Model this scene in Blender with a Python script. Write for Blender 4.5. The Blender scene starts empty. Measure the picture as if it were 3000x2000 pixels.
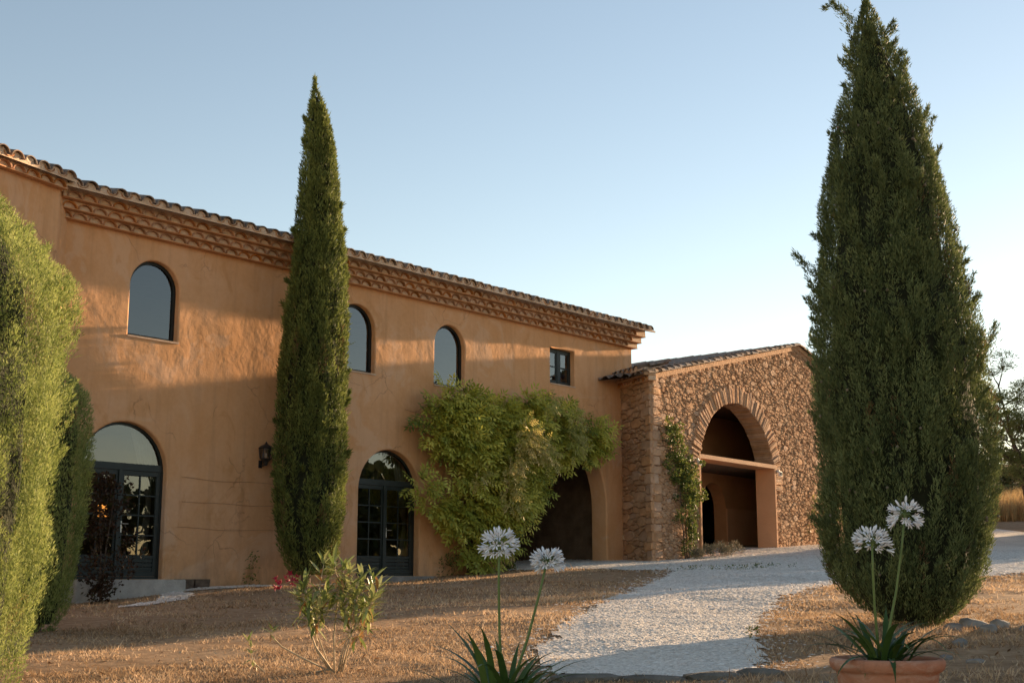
import bpy, bmesh, math, random
import numpy as np
from mathutils import Vector, Matrix, noise
from mathutils.geometry import tessellate_polygon

random.seed(7)
rng = np.random.default_rng(7)
R = math.radians
scene = bpy.context.scene
C = scene.collection

# ------------------------------------------------------------------ camera
# World: metres, camera at the origin (eye level z = 0), looking along +Y.
cam_d = bpy.data.cameras.new('camera')
cam_d.sensor_width = 36.0
cam_d.lens = 44.68
cam_d.clip_start = 0.1
cam_d.clip_end = 3000.0
cam = bpy.data.objects.new('camera', cam_d)
cam.location = (0, 0, 0)
cam.rotation_euler = (R(90 + 10.538), 0, 0)
C.objects.link(cam)
scene.camera = cam

# ------------------------------------------------------------------ light
SUN_AZ, SUN_EL = 44.9, 9.0          # azimuth from +Y towards +X
world = bpy.data.worlds.new('World')
scene.world = world
world.use_nodes = True
wn = world.node_tree
wn.nodes.clear()
sky = wn.nodes.new('ShaderNodeTexSky')
sky.sky_type = 'NISHITA'
sky.sun_disc = False
sky.sun_elevation = R(SUN_EL)
sky.sun_rotation = R(SUN_AZ)
sky.altitude = 150
sky.air_density = 1.0
sky.dust_density = 0.08
sky.ozone_density = 2.0
bg = wn.nodes.new('ShaderNodeBackground')
bg.inputs['Strength'].default_value = 0.090
wo = wn.nodes.new('ShaderNodeOutputWorld')
wb = wn.nodes.new('ShaderNodeMix')            # the picture's warm white balance
wb.data_type = 'RGBA'; wb.blend_type = 'MULTIPLY'; wb.inputs[0].default_value = 1.0
wb.inputs[7].default_value = (1.33, 1.0, 0.80, 1)
wn.links.new(sky.outputs[0], wb.inputs[6])
wn.links.new(wb.outputs[2], bg.inputs[0])
wn.links.new(bg.outputs[0], wo.inputs[0])

sun_d = bpy.data.lights.new('sun', 'SUN')
sun_d.energy = 5.0
sun_d.angle = R(0.6)
sun_d.color = (1.0, 0.70, 0.42)
sun = bpy.data.objects.new('sun', sun_d)
to_sun = Vector((math.sin(R(SUN_AZ)) * math.cos(R(SUN_EL)), math.cos(R(SUN_AZ)) * math.cos(R(SUN_EL)), math.sin(R(SUN_EL))))
sun.rotation_euler = to_sun.to_track_quat('Z', 'Y').to_euler()
sun.location = to_sun * 60
C.objects.link(sun)

scene.view_settings.view_transform = 'Standard'
scene.view_settings.look = 'None'
scene.view_settings.exposure = 1.7
scene.view_settings.gamma = 1.0
scene.render.engine = 'CYCLES'
scene.cycles.max_bounces = 8
scene.cycles.transparent_max_bounces = 12

# ------------------------------------------------------------------ helpers
def tag(o, label=None, cat=None, group=None, kind=None):
    if label: o['label'] = label
    if cat: o['category'] = cat
    if group: o['group'] = group
    if kind: o['kind'] = kind
    return o

def empty(name, loc, rz=0.0):
    o = bpy.data.objects.new(name, None)
    o.empty_display_size = 0.2
    o.location = loc
    o.rotation_euler = (0, 0, rz)
    C.objects.link(o)
    return o

def link(name, me, parent=None, loc=None, rot=None):
    o = bpy.data.objects.new(name, me)
    if parent is not None: o.parent = parent
    if loc is not None: o.location = loc
    if rot is not None: o.rotation_euler = rot
    C.objects.link(o)
    return o

def np_mesh(name, V, F, mat=None, tone=None, smooth=False):
    """V (n,3), F (m,3) or (m,4) int arrays"""
    V = np.asarray(V, dtype=np.float32); F = np.asarray(F, dtype=np.int32)
    me = bpy.data.meshes.new(name)
    k = F.shape[1]
    me.vertices.add(len(V)); me.vertices.foreach_set('co', V.ravel())
    me.loops.add(F.size); me.loops.foreach_set('vertex_index', F.ravel())
    me.polygons.add(len(F))
    me.polygons.foreach_set('loop_start', np.arange(0, F.size, k, dtype=np.int32))
    if smooth: me.polygons.foreach_set('use_smooth', np.ones(len(F), dtype=bool))
    me.update(calc_edges=True)
    if tone is not None:
        a = me.attributes.new('tone', 'FLOAT', 'POINT')
        a.data.foreach_set('value', np.asarray(tone, dtype=np.float32))
    if mat: me.materials.append(mat)
    return me

def np_obj(name, V, F, mat, parent=None, tone=None, smooth=False, kind=None):
    o = link(name, np_mesh(name, V, F, mat, tone, smooth), parent)
    if kind: o['kind'] = kind
    return o

class MB:
    """collects polygons of one mesh"""
    def __init__(self): self.v = []; self.f = []
    def add(self, vs, fs):
        b = len(self.v)
        self.v += [tuple(q) for q in vs]
        self.f += [tuple(b + i for i in q) for q in fs]
        return self
    def box(self, x0, x1, y0, y1, z0, z1, inward=False):
        vs = [(x0,y0,z0),(x1,y0,z0),(x1,y1,z0),(x0,y1,z0),(x0,y0,z1),(x1,y0,z1),(x1,y1,z1),(x0,y1,z1)]
        fs = [(0,3,2,1),(4,5,6,7),(0,1,5,4),(1,2,6,5),(2,3,7,6),(3,0,4,7)]
        if inward: fs = [q[::-1] for q in fs]
        return self.add(vs, fs)
    def tube(self, pts, rad, seg=6, caps=True):
        pts = [Vector(p) for p in pts]
        n = len(pts)
        if not hasattr(rad, '__len__'): rad = [rad] * n
        rings = []
        ref = Vector((0.13, 0.31, 0.94))
        for i, p in enumerate(pts):
            d = (pts[min(i+1, n-1)] - pts[max(i-1, 0)]).normalized()
            a = d.cross(ref)
            if a.length < 1e-3: a = d.cross(Vector((1, 0, 0)))
            a.normalize(); b = d.cross(a)
            rings.append([p + rad[i] * (a * math.cos(t) + b * math.sin(t)) for t in [2*math.pi*k/seg for k in range(seg)]])
        base = len(self.v)
        for r in rings: self.v += [tuple(q) for q in r]
        for i in range(n - 1):
            for k in range(seg):
                k2 = (k + 1) % seg
                self.f.append((base+i*seg+k, base+i*seg+k2, base+(i+1)*seg+k2, base+(i+1)*seg+k))
        if caps:
            self.f.append(tuple(base + k for k in range(seg))[::-1])
            self.f.append(tuple(base + (n-1)*seg + k for k in range(seg)))
        return self
    def lathe(self, prof, seg=40, cx=0, cy=0):
        base = len(self.v); n = len(prof)
        for (r, z) in prof:
            for k in range(seg):
                t = 2*math.pi*k/seg
                self.v.append((cx + r*math.cos(t), cy + r*math.sin(t), z))
        for i in range(n-1):
            for k in range(seg):
                k2 = (k+1) % seg
                self.f.append((base+i*seg+k, base+i*seg+k2, base+(i+1)*seg+k2, base+(i+1)*seg+k))
        return self
    def mesh(self, name, mat=None, smooth=False):
        me = bpy.data.meshes.new(name)
        me.from_pydata(self.v, [], self.f)
        if smooth: me.polygons.foreach_set('use_smooth', [True]*len(me.polygons))
        me.update()
        if mat: me.materials.append(mat)
        return me
    def obj(self, name, mat, parent=None, smooth=False, loc=None, rot=None, kind=None):
        o = link(name, self.mesh(name, mat, smooth), parent, loc, rot)
        if kind: o['kind'] = kind
        return o

def xf(pts, o, ang):
    """local frame (origin o, turned by ang about z) to its parent's frame"""
    c, s = math.cos(ang), math.sin(ang)
    return [(o[0] + c*p[0] - s*p[1], o[1] + s*p[0] + c*p[1], p[2]) for p in pts]

def blades(P, D, Nn, L, W, mid=0.45):
    """diamond leaves: (n,3) base points, directions, normals, lengths, widths"""
    D = D / np.linalg.norm(D, axis=1, keepdims=True)
    S = np.cross(D, Nn); S /= (np.linalg.norm(S, axis=1, keepdims=True) + 1e-9)
    L = np.asarray(L).reshape(-1, 1); W = np.asarray(W).reshape(-1, 1)
    n = len(P)
    V = np.empty((n, 4, 3))
    V[:, 0] = P; V[:, 1] = P + D*L*mid + S*W*0.5; V[:, 2] = P + D*L; V[:, 3] = P + D*L*mid - S*W*0.5
    F = np.arange(n*4).reshape(n, 4)
    return V.reshape(-1, 3), F

def rand_dirs(n):
    v = rng.normal(size=(n, 3))
    return v / np.linalg.norm(v, axis=1, keepdims=True)

def in_poly(x, y, poly):
    x = np.asarray(x); y = np.asarray(y)
    r = np.zeros(x.shape, dtype=bool)
    j = len(poly) - 1
    for i in range(len(poly)):
        xi, yi = poly[i]; xj, yj = poly[j]
        c = ((yi > y) != (yj > y)) & (x < (xj - xi) * (y - yi) / (yj - yi + 1e-12) + xi)
        r ^= c
        j = i
    return r

def vnoise(x, y, s=1.0, seed=0):
    """cheap smooth 2-d value noise in -1..1"""
    x = np.asarray(x) * s + seed * 17.3; y = np.asarray(y) * s + seed * 9.1
    def h(i, j):
        return np.modf(np.abs(np.sin(i * 127.1 + j * 311.7 + seed * 74.7) * 43758.5453))[0]
    i = np.floor(x); j = np.floor(y); fx = x - i; fy = y - j
    fx = fx*fx*(3-2*fx); fy = fy*fy*(3-2*fy)
    a = h(i, j)*(1-fx) + h(i+1, j)*fx; b = h(i, j+1)*(1-fx) + h(i+1, j+1)*fx
    return 2*(a*(1-fy) + b*fy) - 1

# ------------------------------------------------------------------ materials
class Nt:
    def __init__(self, name):
        self.m = bpy.data.materials.new(name); self.m.use_nodes = True
        self.t = self.m.node_tree; self.t.nodes.clear()
        self.out = self.n('ShaderNodeOutputMaterial')
    def n(self, k, **kw):
        o = self.t.nodes.new(k)
        for a, v in kw.items(): setattr(o, a, v)
        return o
    def l(self, a, b): self.t.links.new(a, b)
    def coord(self, sc=(1, 1, 1)):
        tc = self.n('ShaderNodeTexCoord'); mp = self.n('ShaderNodeMapping')
        mp.inputs['Scale'].default_value = sc
        self.l(tc.outputs['Object'], mp.inputs['Vector'])
        return mp.outputs[0]
    def noise(self, vec, scale, detail=5, rough=0.55, dist=0.0):
        o = self.n('ShaderNodeTexNoise')
        o.inputs['Scale'].default_value = scale; o.inputs['Detail'].default_value = detail
        o.inputs['Roughness'].default_value = rough; o.inputs['Distortion'].default_value = dist
        self.l(vec, o.inputs['Vector'])
        return o.outputs['Fac']
    def ramp(self, fac, stops):
        o = self.n('ShaderNodeValToRGB')
        e = o.color_ramp.elements
        while len(e) < len(stops): e.new(0.5)
        for i, (p, c) in enumerate(stops):
            e[i].position = p; e[i].color = (c[0], c[1], c[2], 1)
        self.l(fac, o.inputs[0])
        return o.outputs[0]
    def mix(self, fac, a, b, mode='MIX'):
        o = self.n('ShaderNodeMix', data_type='RGBA', blend_type=mode)
        for val, sock in ((fac, o.inputs[0]), (a, o.inputs[6]), (b, o.inputs[7])):
            if hasattr(val, 'node'): self.l(val, sock)
            elif isinstance(val, (int, float)): sock.default_value = val
            else: sock.default_value = (val[0], val[1], val[2], 1)
        return o.outputs[2]
    def mul(self, a, k):
        o = self.n('ShaderNodeMath', operation='MULTIPLY'); self.l(a, o.inputs[0])
        if hasattr(k, 'node'): self.l(k, o.inputs[1])
        else: o.inputs[1].default_value = k
        return o.outputs[0]
    def add(self, a, b):
        o = self.n('ShaderNodeMath', operation='ADD'); self.l(a, o.inputs[0]); self.l(b, o.inputs[1])
        return o.outputs[0]
    def bump(self, h, dist, strength=1.0, prev=None):
        o = self.n('ShaderNodeBump'); o.inputs['Distance'].default_value = dist; o.inputs['Strength'].default_value = strength
        self.l(h, o.inputs['Height'])
        if prev is not None: self.l(prev, o.inputs['Normal'])
        return o.outputs[0]
    def bsdf(self, col, rough=0.85, normal=None, spec=0.3, metal=0.0):
        b = self.n('ShaderNodeBsdfPrincipled')
        if hasattr(col, 'node'): self.l(col, b.inputs['Base Color'])
        else: b.inputs['Base Color'].default_value = (*col, 1)
        if hasattr(rough, 'node'): self.l(rough, b.inputs['Roughness'])
        else: b.inputs['Roughness'].default_value = rough
        b.inputs['Specular IOR Level'].default_value = spec
        b.inputs['Metallic'].default_value = metal
        if normal is not None: self.l(normal, b.inputs['Normal'])
        self.l(b.outputs[0], self.out.inputs[0])
        return b

def simple(name, c1, c2, scale=6, rough=0.85, bump=0.0, bscale=30, spec=0.3, objvar=0.0, metal=0.0):
    k = Nt(name); v = k.coord()
    col = k.ramp(k.noise(v, scale), [(0.3, c1), (0.7, c2)])
    if objvar:
        oi = k.n('ShaderNodeObjectInfo')
        hs = k.n('ShaderNodeHueSaturation')
        mr = k.n('ShaderNodeMapRange'); mr.inputs[3].default_value = 1 - objvar; mr.inputs[4].default_value = 1 + objvar
        k.l(oi.outputs['Random'], mr.inputs[0]); k.l(mr.outputs[0], hs.inputs['Value'])
        mr2 = k.n('ShaderNodeMapRange'); mr2.inputs[3].default_value = 1 + objvar*0.6; mr2.inputs[4].default_value = 1 - objvar
        m3 = k.n('ShaderNodeMath', operation='FRACT'); m4 = k.mul(oi.outputs['Random'], 7.13); k.l(m4, m3.inputs[0]); k.l(m3.outputs[0], mr2.inputs[0])
        k.l(mr2.outputs[0], hs.inputs['Saturation'])
        k.l(col, hs.inputs['Color']); col = hs.outputs[0]
    nm = k.bump(k.noise(v, bscale, 8, 0.6), bump) if bump else None
    k.bsdf(col, rough, nm, spec, metal)
    return k.m

def leafmat(name, cols, transl=0.3, rough=0.6, spec=0.3, dead=None):
    """colour follows the per-leaf random 'tone'"""
    k = Nt(name)
    a = k.n('ShaderNodeAttribute', attribute_name='tone')
    stops = [(i / (len(cols) - 1), c) for i, c in enumerate(cols)]
    if dead: stops = [(p*0.95, c) for p, c in stops] + [(0.99, dead)]
    col = k.ramp(a.outputs['Fac'], stops)
    b = k.bsdf(col, rough, None, spec)
    t = k.n('ShaderNodeBsdfTranslucent'); k.l(col, t.inputs[0])
    mx = k.n('ShaderNodeMixShader'); mx.inputs[0].default_value = transl
    k.l(b.outputs[0], mx.inputs[1]); k.l(t.outputs[0], mx.inputs[2]); k.l(mx.outputs[0], k.out.inputs[0])
    return k.m

def leafobj(name, cols, transl=0.25, rough=0.5):
    """colour follows the object's random number (leaves that are objects)"""
    k = Nt(name)
    oi = k.n('ShaderNodeObjectInfo')
    col = k.ramp(oi.outputs['Random'], [(i / (len(cols) - 1), c) for i, c in enumerate(cols)])
    b = k.bsdf(col, rough, None, 0.35)
    t = k.n('ShaderNodeBsdfTranslucent'); k.l(col, t.inputs[0])
    mx = k.n('ShaderNodeMixShader'); mx.inputs[0].default_value = transl
    k.l(b.outputs[0], mx.inputs[1]); k.l(t.outputs[0], mx.inputs[2]); k.l(mx.outputs[0], k.out.inputs[0])
    return k.m

def plaster():
    k = Nt('ochre_plaster'); v = k.coord()
    big = k.noise(v, 0.42, 5, 0.6, 0.6)
    col = k.ramp(big, [(0.34, (0.66, 0.330, 0.140)), (0.5, (0.70, 0.390, 0.205)), (0.66, (0.71, 0.435, 0.270))])
    mid = k.noise(k.coord((1.0, 1.0, 0.55)), 1.6, 6, 0.62, 0.8)
    col = k.mix(0.55, col, k.ramp(mid, [(0.32, (0.58, 0.285, 0.115)), (0.52, (0.67, 0.355, 0.175)), (0.72, (0.72, 0.43, 0.265))]))
    fine = k.noise(v, 11, 7, 0.65)
    col = k.mix(0.22, col, k.ramp(fine, [(0.3, (0.50, 0.24, 0.10)), (0.7, (0.72, 0.40, 0.22))]))
    # old repairs: paler patches with fairly hard, ragged edges
    pat = k.ramp(k.noise(v, 0.62, 7, 0.68, 1.4), [(0.555, (0, 0, 0)), (0.60, (1, 1, 1))])
    col = k.mix(k.mul(pat, 0.42), col, (0.70, 0.45, 0.30))
    pat2 = k.ramp(k.noise(k.coord((1.3, 1.3, 1.0)), 0.9, 7, 0.7, 1.0), [(0.60, (0, 0, 0)), (0.66, (1, 1, 1))])
    col = k.mix(k.mul(pat2, 0.40), col, (0.52, 0.245, 0.085))
    # rain streaks running down the wall
    stk = k.ramp(k.noise(k.coord((3.2, 3.2, 0.16)), 1.6, 5, 0.6), [(0.52, (0, 0, 0)), (0.74, (1, 1, 1))])
    col = k.mix(k.mul(stk, 0.34), col, (0.40, 0.215, 0.105))
    # hairline cracks
    vo = k.n('ShaderNodeTexVoronoi', feature='DISTANCE_TO_EDGE'); vo.inputs['Scale'].default_value = 0.75
    ds = k.n('ShaderNodeTexNoise'); ds.inputs['Scale'].default_value = 2.2; ds.inputs['Detail'].default_value = 6; k.l(v, ds.inputs['Vector'])
    vm_ = k.n('ShaderNodeVectorMath', operation='MULTIPLY_ADD'); vm_.inputs[1].default_value = (0.55, 0.55, 0.55)
    k.l(ds.outputs['Color'], vm_.inputs[0]); k.l(v, vm_.inputs[2]); k.l(vm_.outputs[0], vo.inputs['Vector'])
    crk = k.ramp(vo.outputs['Distance'], [(0.0, (1, 1, 1)), (0.010, (0, 0, 0))])
    crm = k.ramp(k.noise(v, 0.8, 3, 0.5), [(0.52, (0, 0, 0)), (0.60, (1, 1, 1))])
    crk = k.mul(crk, crm)
    col = k.mix(k.mul(crk, 0.6), col, (0.26, 0.13, 0.065))
    # stains climbing from the ground, with their own ragged shape
    sep = k.n('ShaderNodeSeparateXYZ'); k.l(k.coord(), sep.inputs[0])
    mr = k.n('ShaderNodeMapRange'); mr.inputs[1].default_value = 0.95; mr.inputs[2].default_value = -0.2
    k.l(sep.outputs['Z'], mr.inputs[0])
    st = k.mul(mr.outputs[0], k.ramp(k.noise(k.coord((1.0, 1.0, 0.4)), 2.4, 6, 0.7), [(0.42, (0, 0, 0)), (0.72, (1, 1, 1))]))
    col = k.mix(k.mul(st, 0.75), col, (0.19, 0.115, 0.065))
    # trowelled relief: broad waves, ridges running down, fine grain
    b1 = k.bump(k.noise(v, 1.1, 3, 0.5, 0.3), 0.08, 0.5)
    b2 = k.bump(k.noise(k.coord((1, 1, 0.75)), 3.2, 5, 0.6, 0.7), 0.022, 0.45, b1)
    b3 = k.bump(fine, 0.008, 0.6, b2)
    k.bsdf(col, 0.92, b3, 0.15)
    return k.m

def ground_mat():
    k = Nt('dry_ground'); v = k.coord()
    c = k.ramp(k.noise(v, 0.55, 6, 0.62, 0.4), [(0.3, (0.25, 0.15, 0.08)), (0.5, (0.40, 0.25, 0.14)), (0.7, (0.52, 0.35, 0.215))])
    c = k.mix(0.5, c, k.ramp(k.noise(v, 7, 8, 0.7), [(0.32, (0.15, 0.09, 0.05)), (0.5, (0.34, 0.22, 0.13)), (0.68, (0.58, 0.41, 0.27))]))
    b = k.bump(k.noise(v, 9, 8, 0.7), 0.05, 0.8)
    k.bsdf(c, 0.95, k.bump(k.noise(v, 60, 5, 0.7), 0.012, 0.8, b), 0.1)
    return k.m

def gravel_mat():
    k = Nt('pale_gravel'); v = k.coord()
    vo = k.n('ShaderNodeTexVoronoi'); vo.inputs['Scale'].default_value = 38; k.l(v, vo.inputs['Vector'])
    bw = k.n('ShaderNodeRGBToBW'); k.l(vo.outputs['Color'], bw.inputs[0])
    c = k.ramp(bw.outputs[0], [(0.15, (0.60, 0.53, 0.45)), (0.5, (0.78, 0.70, 0.60)), (0.85, (0.88, 0.81, 0.71))])
    c = k.mix(k.ramp(k.noise(v, 0.9, 6, 0.6), [(0.5, (0, 0, 0)), (0.8, (0.4, 0.4, 0.4))]), c, (0.50, 0.40, 0.31))
    c = k.mix(k.ramp(k.noise(v, 0.35, 5, 0.65, 0.8), [(0.50, (0, 0, 0)), (0.72, (0.55, 0.55, 0.55))]), c, (0.46, 0.39, 0.32))
    k.bsdf(c, 0.9, k.bump(vo.outputs['Distance'], 0.012, 0.7), 0.2)
    return k.m

def glass():
    k = Nt('window_glass')
    fr = k.n('ShaderNodeFresnel'); fr.inputs['IOR'].default_value = 2.1   # double glazing
    t = k.n('ShaderNodeBsdfTransparent'); t.inputs[0].default_value = (0.55, 0.58, 0.58, 1)
    g = k.n('ShaderNodeBsdfGlossy'); g.inputs['Roughness'].default_value = 0.0; g.inputs[0].default_value = (0.95, 0.97, 1, 1)
    k.l(k.bump(k.noise(k.coord(), 2.0, 2, 0.5), 0.004, 0.35), g.inputs['Normal'])
    mx = k.n('ShaderNodeMixShader'); k.l(fr.outputs[0], mx.inputs[0]); k.l(t.outputs[0], mx.inputs[1]); k.l(g.outputs[0], mx.inputs[2])
    k.l(mx.outputs[0], k.out.inputs[0])
    return k.m

def emis(name, col, s):
    k = Nt(name); e = k.n('ShaderNodeEmission'); e.inputs[0].default_value = (*col, 1); e.inputs[1].default_value = s
    k.l(e.outputs[0], k.out.inputs[0]); return k.m

M = {}
M['plaster'] = plaster()
M['ground'] = ground_mat()
M['gravel'] = gravel_mat()
M['glass'] = glass()
M['mortar'] = simple('cornice_mortar', (0.60, 0.42, 0.29), (0.72, 0.53, 0.39), 5, 0.92, 0.01, 40)
M['tile'] = simple('terracotta_tile', (0.36, 0.16, 0.075), (0.52, 0.26, 0.13), 7, 0.85, 0.006, 60, objvar=0.28)
M['old_tile'] = simple('weathered_tile', (0.12, 0.095, 0.075), (0.36, 0.24, 0.17), 9, 0.9, 0.008, 50, objvar=0.35)
M['slab'] = simple('cornice_brick', (0.54, 0.28, 0.14), (0.62, 0.34, 0.18), 4, 0.9, 0.004, 60)
M['frame'] = simple('dark_green_paint', (0.013, 0.019, 0.018), (0.018, 0.026, 0.024), 8, 0.42, 0.002, 60, spec=0.4)
M['frame_black'] = simple('black_paint', (0.010, 0.012, 0.012), (0.016, 0.018, 0.018), 8, 0.45, 0.001, 60)
M['sill'] = simple('pale_sill', (0.50, 0.34, 0.23), (0.62, 0.45, 0.33), 6, 0.9, 0.006, 30)
M['concrete'] = simple('grey_step', (0.34, 0.31, 0.28), (0.47, 0.43, 0.39), 5, 0.9, 0.012, 25)
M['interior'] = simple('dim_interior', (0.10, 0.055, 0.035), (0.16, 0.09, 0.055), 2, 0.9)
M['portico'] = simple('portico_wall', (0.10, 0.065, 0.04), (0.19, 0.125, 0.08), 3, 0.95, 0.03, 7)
M['barn_int'] = simple('barn_interior_plaster', (0.46, 0.235, 0.11), (0.54, 0.28, 0.14), 1.5, 0.95, 0.01, 12)
M['barn_plaster'] = simple('barn_jamb_plaster', (0.56, 0.29, 0.15), (0.63, 0.34, 0.19), 1.2, 0.92, 0.01, 12)
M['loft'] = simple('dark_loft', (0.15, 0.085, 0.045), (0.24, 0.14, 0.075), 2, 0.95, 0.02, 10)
M['verge'] = simple('verge_plaster', (0.42, 0.235, 0.125), (0.58, 0.345, 0.20), 4.0, 0.95, 0.03, 16)
M['curtain'] = simple('linen_curtain', (0.55, 0.50, 0.44), (0.66, 0.60, 0.53), 6, 0.95)
M['stone'] = simple('ochre_stone', (0.38, 0.21, 0.115), (0.56, 0.335, 0.195), 3.2, 0.95, 0.035, 14, objvar=0.16)
def stone_bulk():
    k = Nt('ochre_rubble'); a = k.n('ShaderNodeAttribute', attribute_name='tone'); v = k.coord()
    c = k.ramp(a.outputs['Fac'], [(0, (0.34, 0.185, 0.10)), (0.35, (0.46, 0.26, 0.14)), (0.7, (0.54, 0.315, 0.18)), (1, (0.47, 0.32, 0.205))])
    c = k.mix(0.45, c, k.ramp(k.noise(v, 5, 7, 0.65), [(0.3, (0.27, 0.15, 0.085)), (0.7, (0.58, 0.37, 0.235))]))
    k.bsdf(c, 0.95, k.bump(k.noise(v, 16, 8, 0.65), 0.03, 1.0), 0.1); return k.m
M['rubble'] = stone_bulk()
M['joint'] = simple('earth_mortar', (0.24, 0.135, 0.075), (0.40, 0.235, 0.135), 6, 0.97, 0.03, 18)
M['metal'] = simple('black_iron', (0.012, 0.012, 0.013), (0.02, 0.02, 0.02), 10, 0.45, spec=0.5)
M['white_metal'] = simple('white_metal', (0.6, 0.6, 0.6), (0.7, 0.7, 0.7), 10, 0.4)
M['steel'] = simple('brushed_steel', (0.5, 0.5, 0.5), (0.6, 0.6, 0.6), 10, 0.3, metal=1.0)
M['bark'] = simple('brown_bark', (0.08, 0.055, 0.04), (0.17, 0.12, 0.085), 9, 0.95, 0.02, 22)
M['pale_stem'] = simple('pale_stem', (0.36, 0.27, 0.17), (0.5, 0.40, 0.27), 14, 0.8)
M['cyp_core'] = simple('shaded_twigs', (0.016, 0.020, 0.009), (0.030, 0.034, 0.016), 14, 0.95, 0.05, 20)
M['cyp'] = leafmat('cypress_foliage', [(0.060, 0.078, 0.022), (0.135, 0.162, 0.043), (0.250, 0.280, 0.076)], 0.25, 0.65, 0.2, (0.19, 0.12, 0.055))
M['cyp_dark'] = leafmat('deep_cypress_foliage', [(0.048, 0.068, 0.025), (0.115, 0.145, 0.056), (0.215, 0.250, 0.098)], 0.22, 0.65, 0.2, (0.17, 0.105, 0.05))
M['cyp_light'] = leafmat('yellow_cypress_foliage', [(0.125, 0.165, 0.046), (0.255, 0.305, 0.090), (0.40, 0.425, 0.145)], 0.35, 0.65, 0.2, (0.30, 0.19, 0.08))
M['vine'] = leafmat('wisteria_leaves', [(0.13, 0.175, 0.030), (0.44, 0.44, 0.070), (0.70, 0.64, 0.14)], 0.3, 0.5)
M['vine_pale'] = leafmat('pale_wisteria_leaves', [(0.30, 0.30, 0.07), (0.50, 0.42, 0.13), (0.66, 0.52, 0.24)], 0.35, 0.5)  # paler, yellower variant of the wisteria leaves
M['creeper'] = leafmat('creeper_leaves', [(0.050, 0.085, 0.022), (0.115, 0.150, 0.035), (0.30, 0.27, 0.06)], 0.3, 0.55)
M['red_leaf'] = leafmat('dark_red_leaves', [(0.022, 0.016, 0.010), (0.055, 0.024, 0.012), (0.045, 0.045, 0.016)], 0.2, 0.5)
M['lav'] = leafmat('lavender_leaves', [(0.085, 0.090, 0.062), (0.14, 0.13, 0.09), (0.23, 0.16, 0.11)], 0.15, 0.7)
M['grass'] = leafmat('dry_grass', [(0.24, 0.15, 0.085), (0.50, 0.34, 0.205), (0.74, 0.55, 0.37)], 0.25, 0.75, 0.15)
M['litter'] = leafmat('dry_litter', [(0.10, 0.06, 0.035), (0.26, 0.14, 0.07), (0.55, 0.42, 0.28)], 0.1, 0.8, 0.1)
M['hay'] = leafmat('tall_dry_grass', [(0.34, 0.20, 0.09), (0.52, 0.34, 0.15), (0.62, 0.45, 0.22)], 0.3, 0.75, 0.15)
M['pine'] = leafmat('pine_needles', [(0.10, 0.125, 0.035), (0.20, 0.22, 0.065), (0.36, 0.34, 0.13)], 0.55, 0.6)
M['bush'] = leafmat('far_bush_leaves', [(0.055, 0.075, 0.025), (0.13, 0.14, 0.05), (0.24, 0.20, 0.09)], 0.2, 0.7)
M['pebble'] = leafmat('pebbles', [(0.56, 0.49, 0.41), (0.80, 0.71, 0.61), (0.92, 0.86, 0.77)], 0.0, 0.85)
M['agap'] = leafobj('agapanthus_leaf', [(0.035, 0.075, 0.016), (0.060, 0.110, 0.024), (0.105, 0.150, 0.034)], 0.25, 0.38)
M['oleander'] = leafobj('oleander_leaf', [(0.13, 0.18, 0.05), (0.25, 0.29, 0.095), (0.42, 0.42, 0.18)], 0.3, 0.45)
M['oleander_dry'] = leafobj('dry_oleander_leaf', [(0.36, 0.17, 0.06), (0.50, 0.29, 0.12)], 0.2, 0.6)
M['petal'] = simple('white_petal', (0.74, 0.75, 0.78), (0.82, 0.83, 0.86), 40, 0.6)
M['red_petal'] = simple('crimson_petal', (0.32, 0.012, 0.04), (0.45, 0.02, 0.07), 40, 0.6)
M['stalk'] = simple('green_stalk', (0.10, 0.15, 0.04), (0.15, 0.20, 0.06), 12, 0.5)
def pot_mat():
    k = Nt('terracotta_pot'); v = k.coord()
    c = k.ramp(k.noise(v, 5), [(0.3, (0.36, 0.15, 0.085)), (0.7, (0.47, 0.225, 0.14))])
    c = k.mix(k.ramp(k.noise(k.coord((1, 1, 2.2)), 4.5, 7, 0.7, 0.6), [(0.52, (0, 0, 0)), (0.70, (0.6, 0.6, 0.6))]), c, (0.58, 0.46, 0.38))
    c = k.mix(k.ramp(k.noise(v, 9, 7, 0.7), [(0.58, (0, 0, 0)), (0.72, (0.55, 0.55, 0.55))]), c, (0.16, 0.10, 0.06))
    k.bsdf(c, 0.88, k.bump(k.noise(v, 30, 6), 0.005), 0.2); return k.m
M['pot'] = pot_mat()
M['soil'] = simple('potting_soil', (0.045, 0.03, 0.02), (0.09, 0.06, 0.04), 20, 1.0, 0.02, 30)
M['rock'] = simple('grey_rock', (0.18, 0.16, 0.145), (0.34, 0.31, 0.28), 5, 0.95, 0.03, 14, objvar=0.2)
M['dark_rock'] = simple('dark_edging_rock', (0.085, 0.075, 0.06), (0.20, 0.175, 0.145), 6, 0.95, 0.03, 16)  # darker variant of the grey rock, for the drive edging
M['wood'] = simple('weathered_wood', (0.40, 0.21, 0.11), (0.50, 0.28, 0.155), 3, 0.85, 0.006, 30)

# ------------------------------------------------------------------ ground
def G(x, y):
    x = np.asarray(x, dtype=float); y = np.asarray(y, dtype=float)
    f = np.clip(y - 35, 0, 60)
    z = -1.207 + 0.0228*np.clip(x, -40, 60) + 0.0445*np.clip(y, -10, 95) + 0.0012*f*f
    z = z + 6.0*(1 - np.exp(-np.clip(y - 95, 0, None)/60.0))
    z = z - 0.13*np.exp(-(((x + 2.3)/3.4)**2 + ((y - 29.8)/3.0)**2))
    z = z - 0.10*np.exp(-(((x + 7.6)/1.9)**2 + ((y - 22.6)/2.6)**2))
    z = z + 0.09*np.exp(-(((x - 8.5)/4.0)**2 + ((y - 41)/4.0)**2))
    return z

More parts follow.
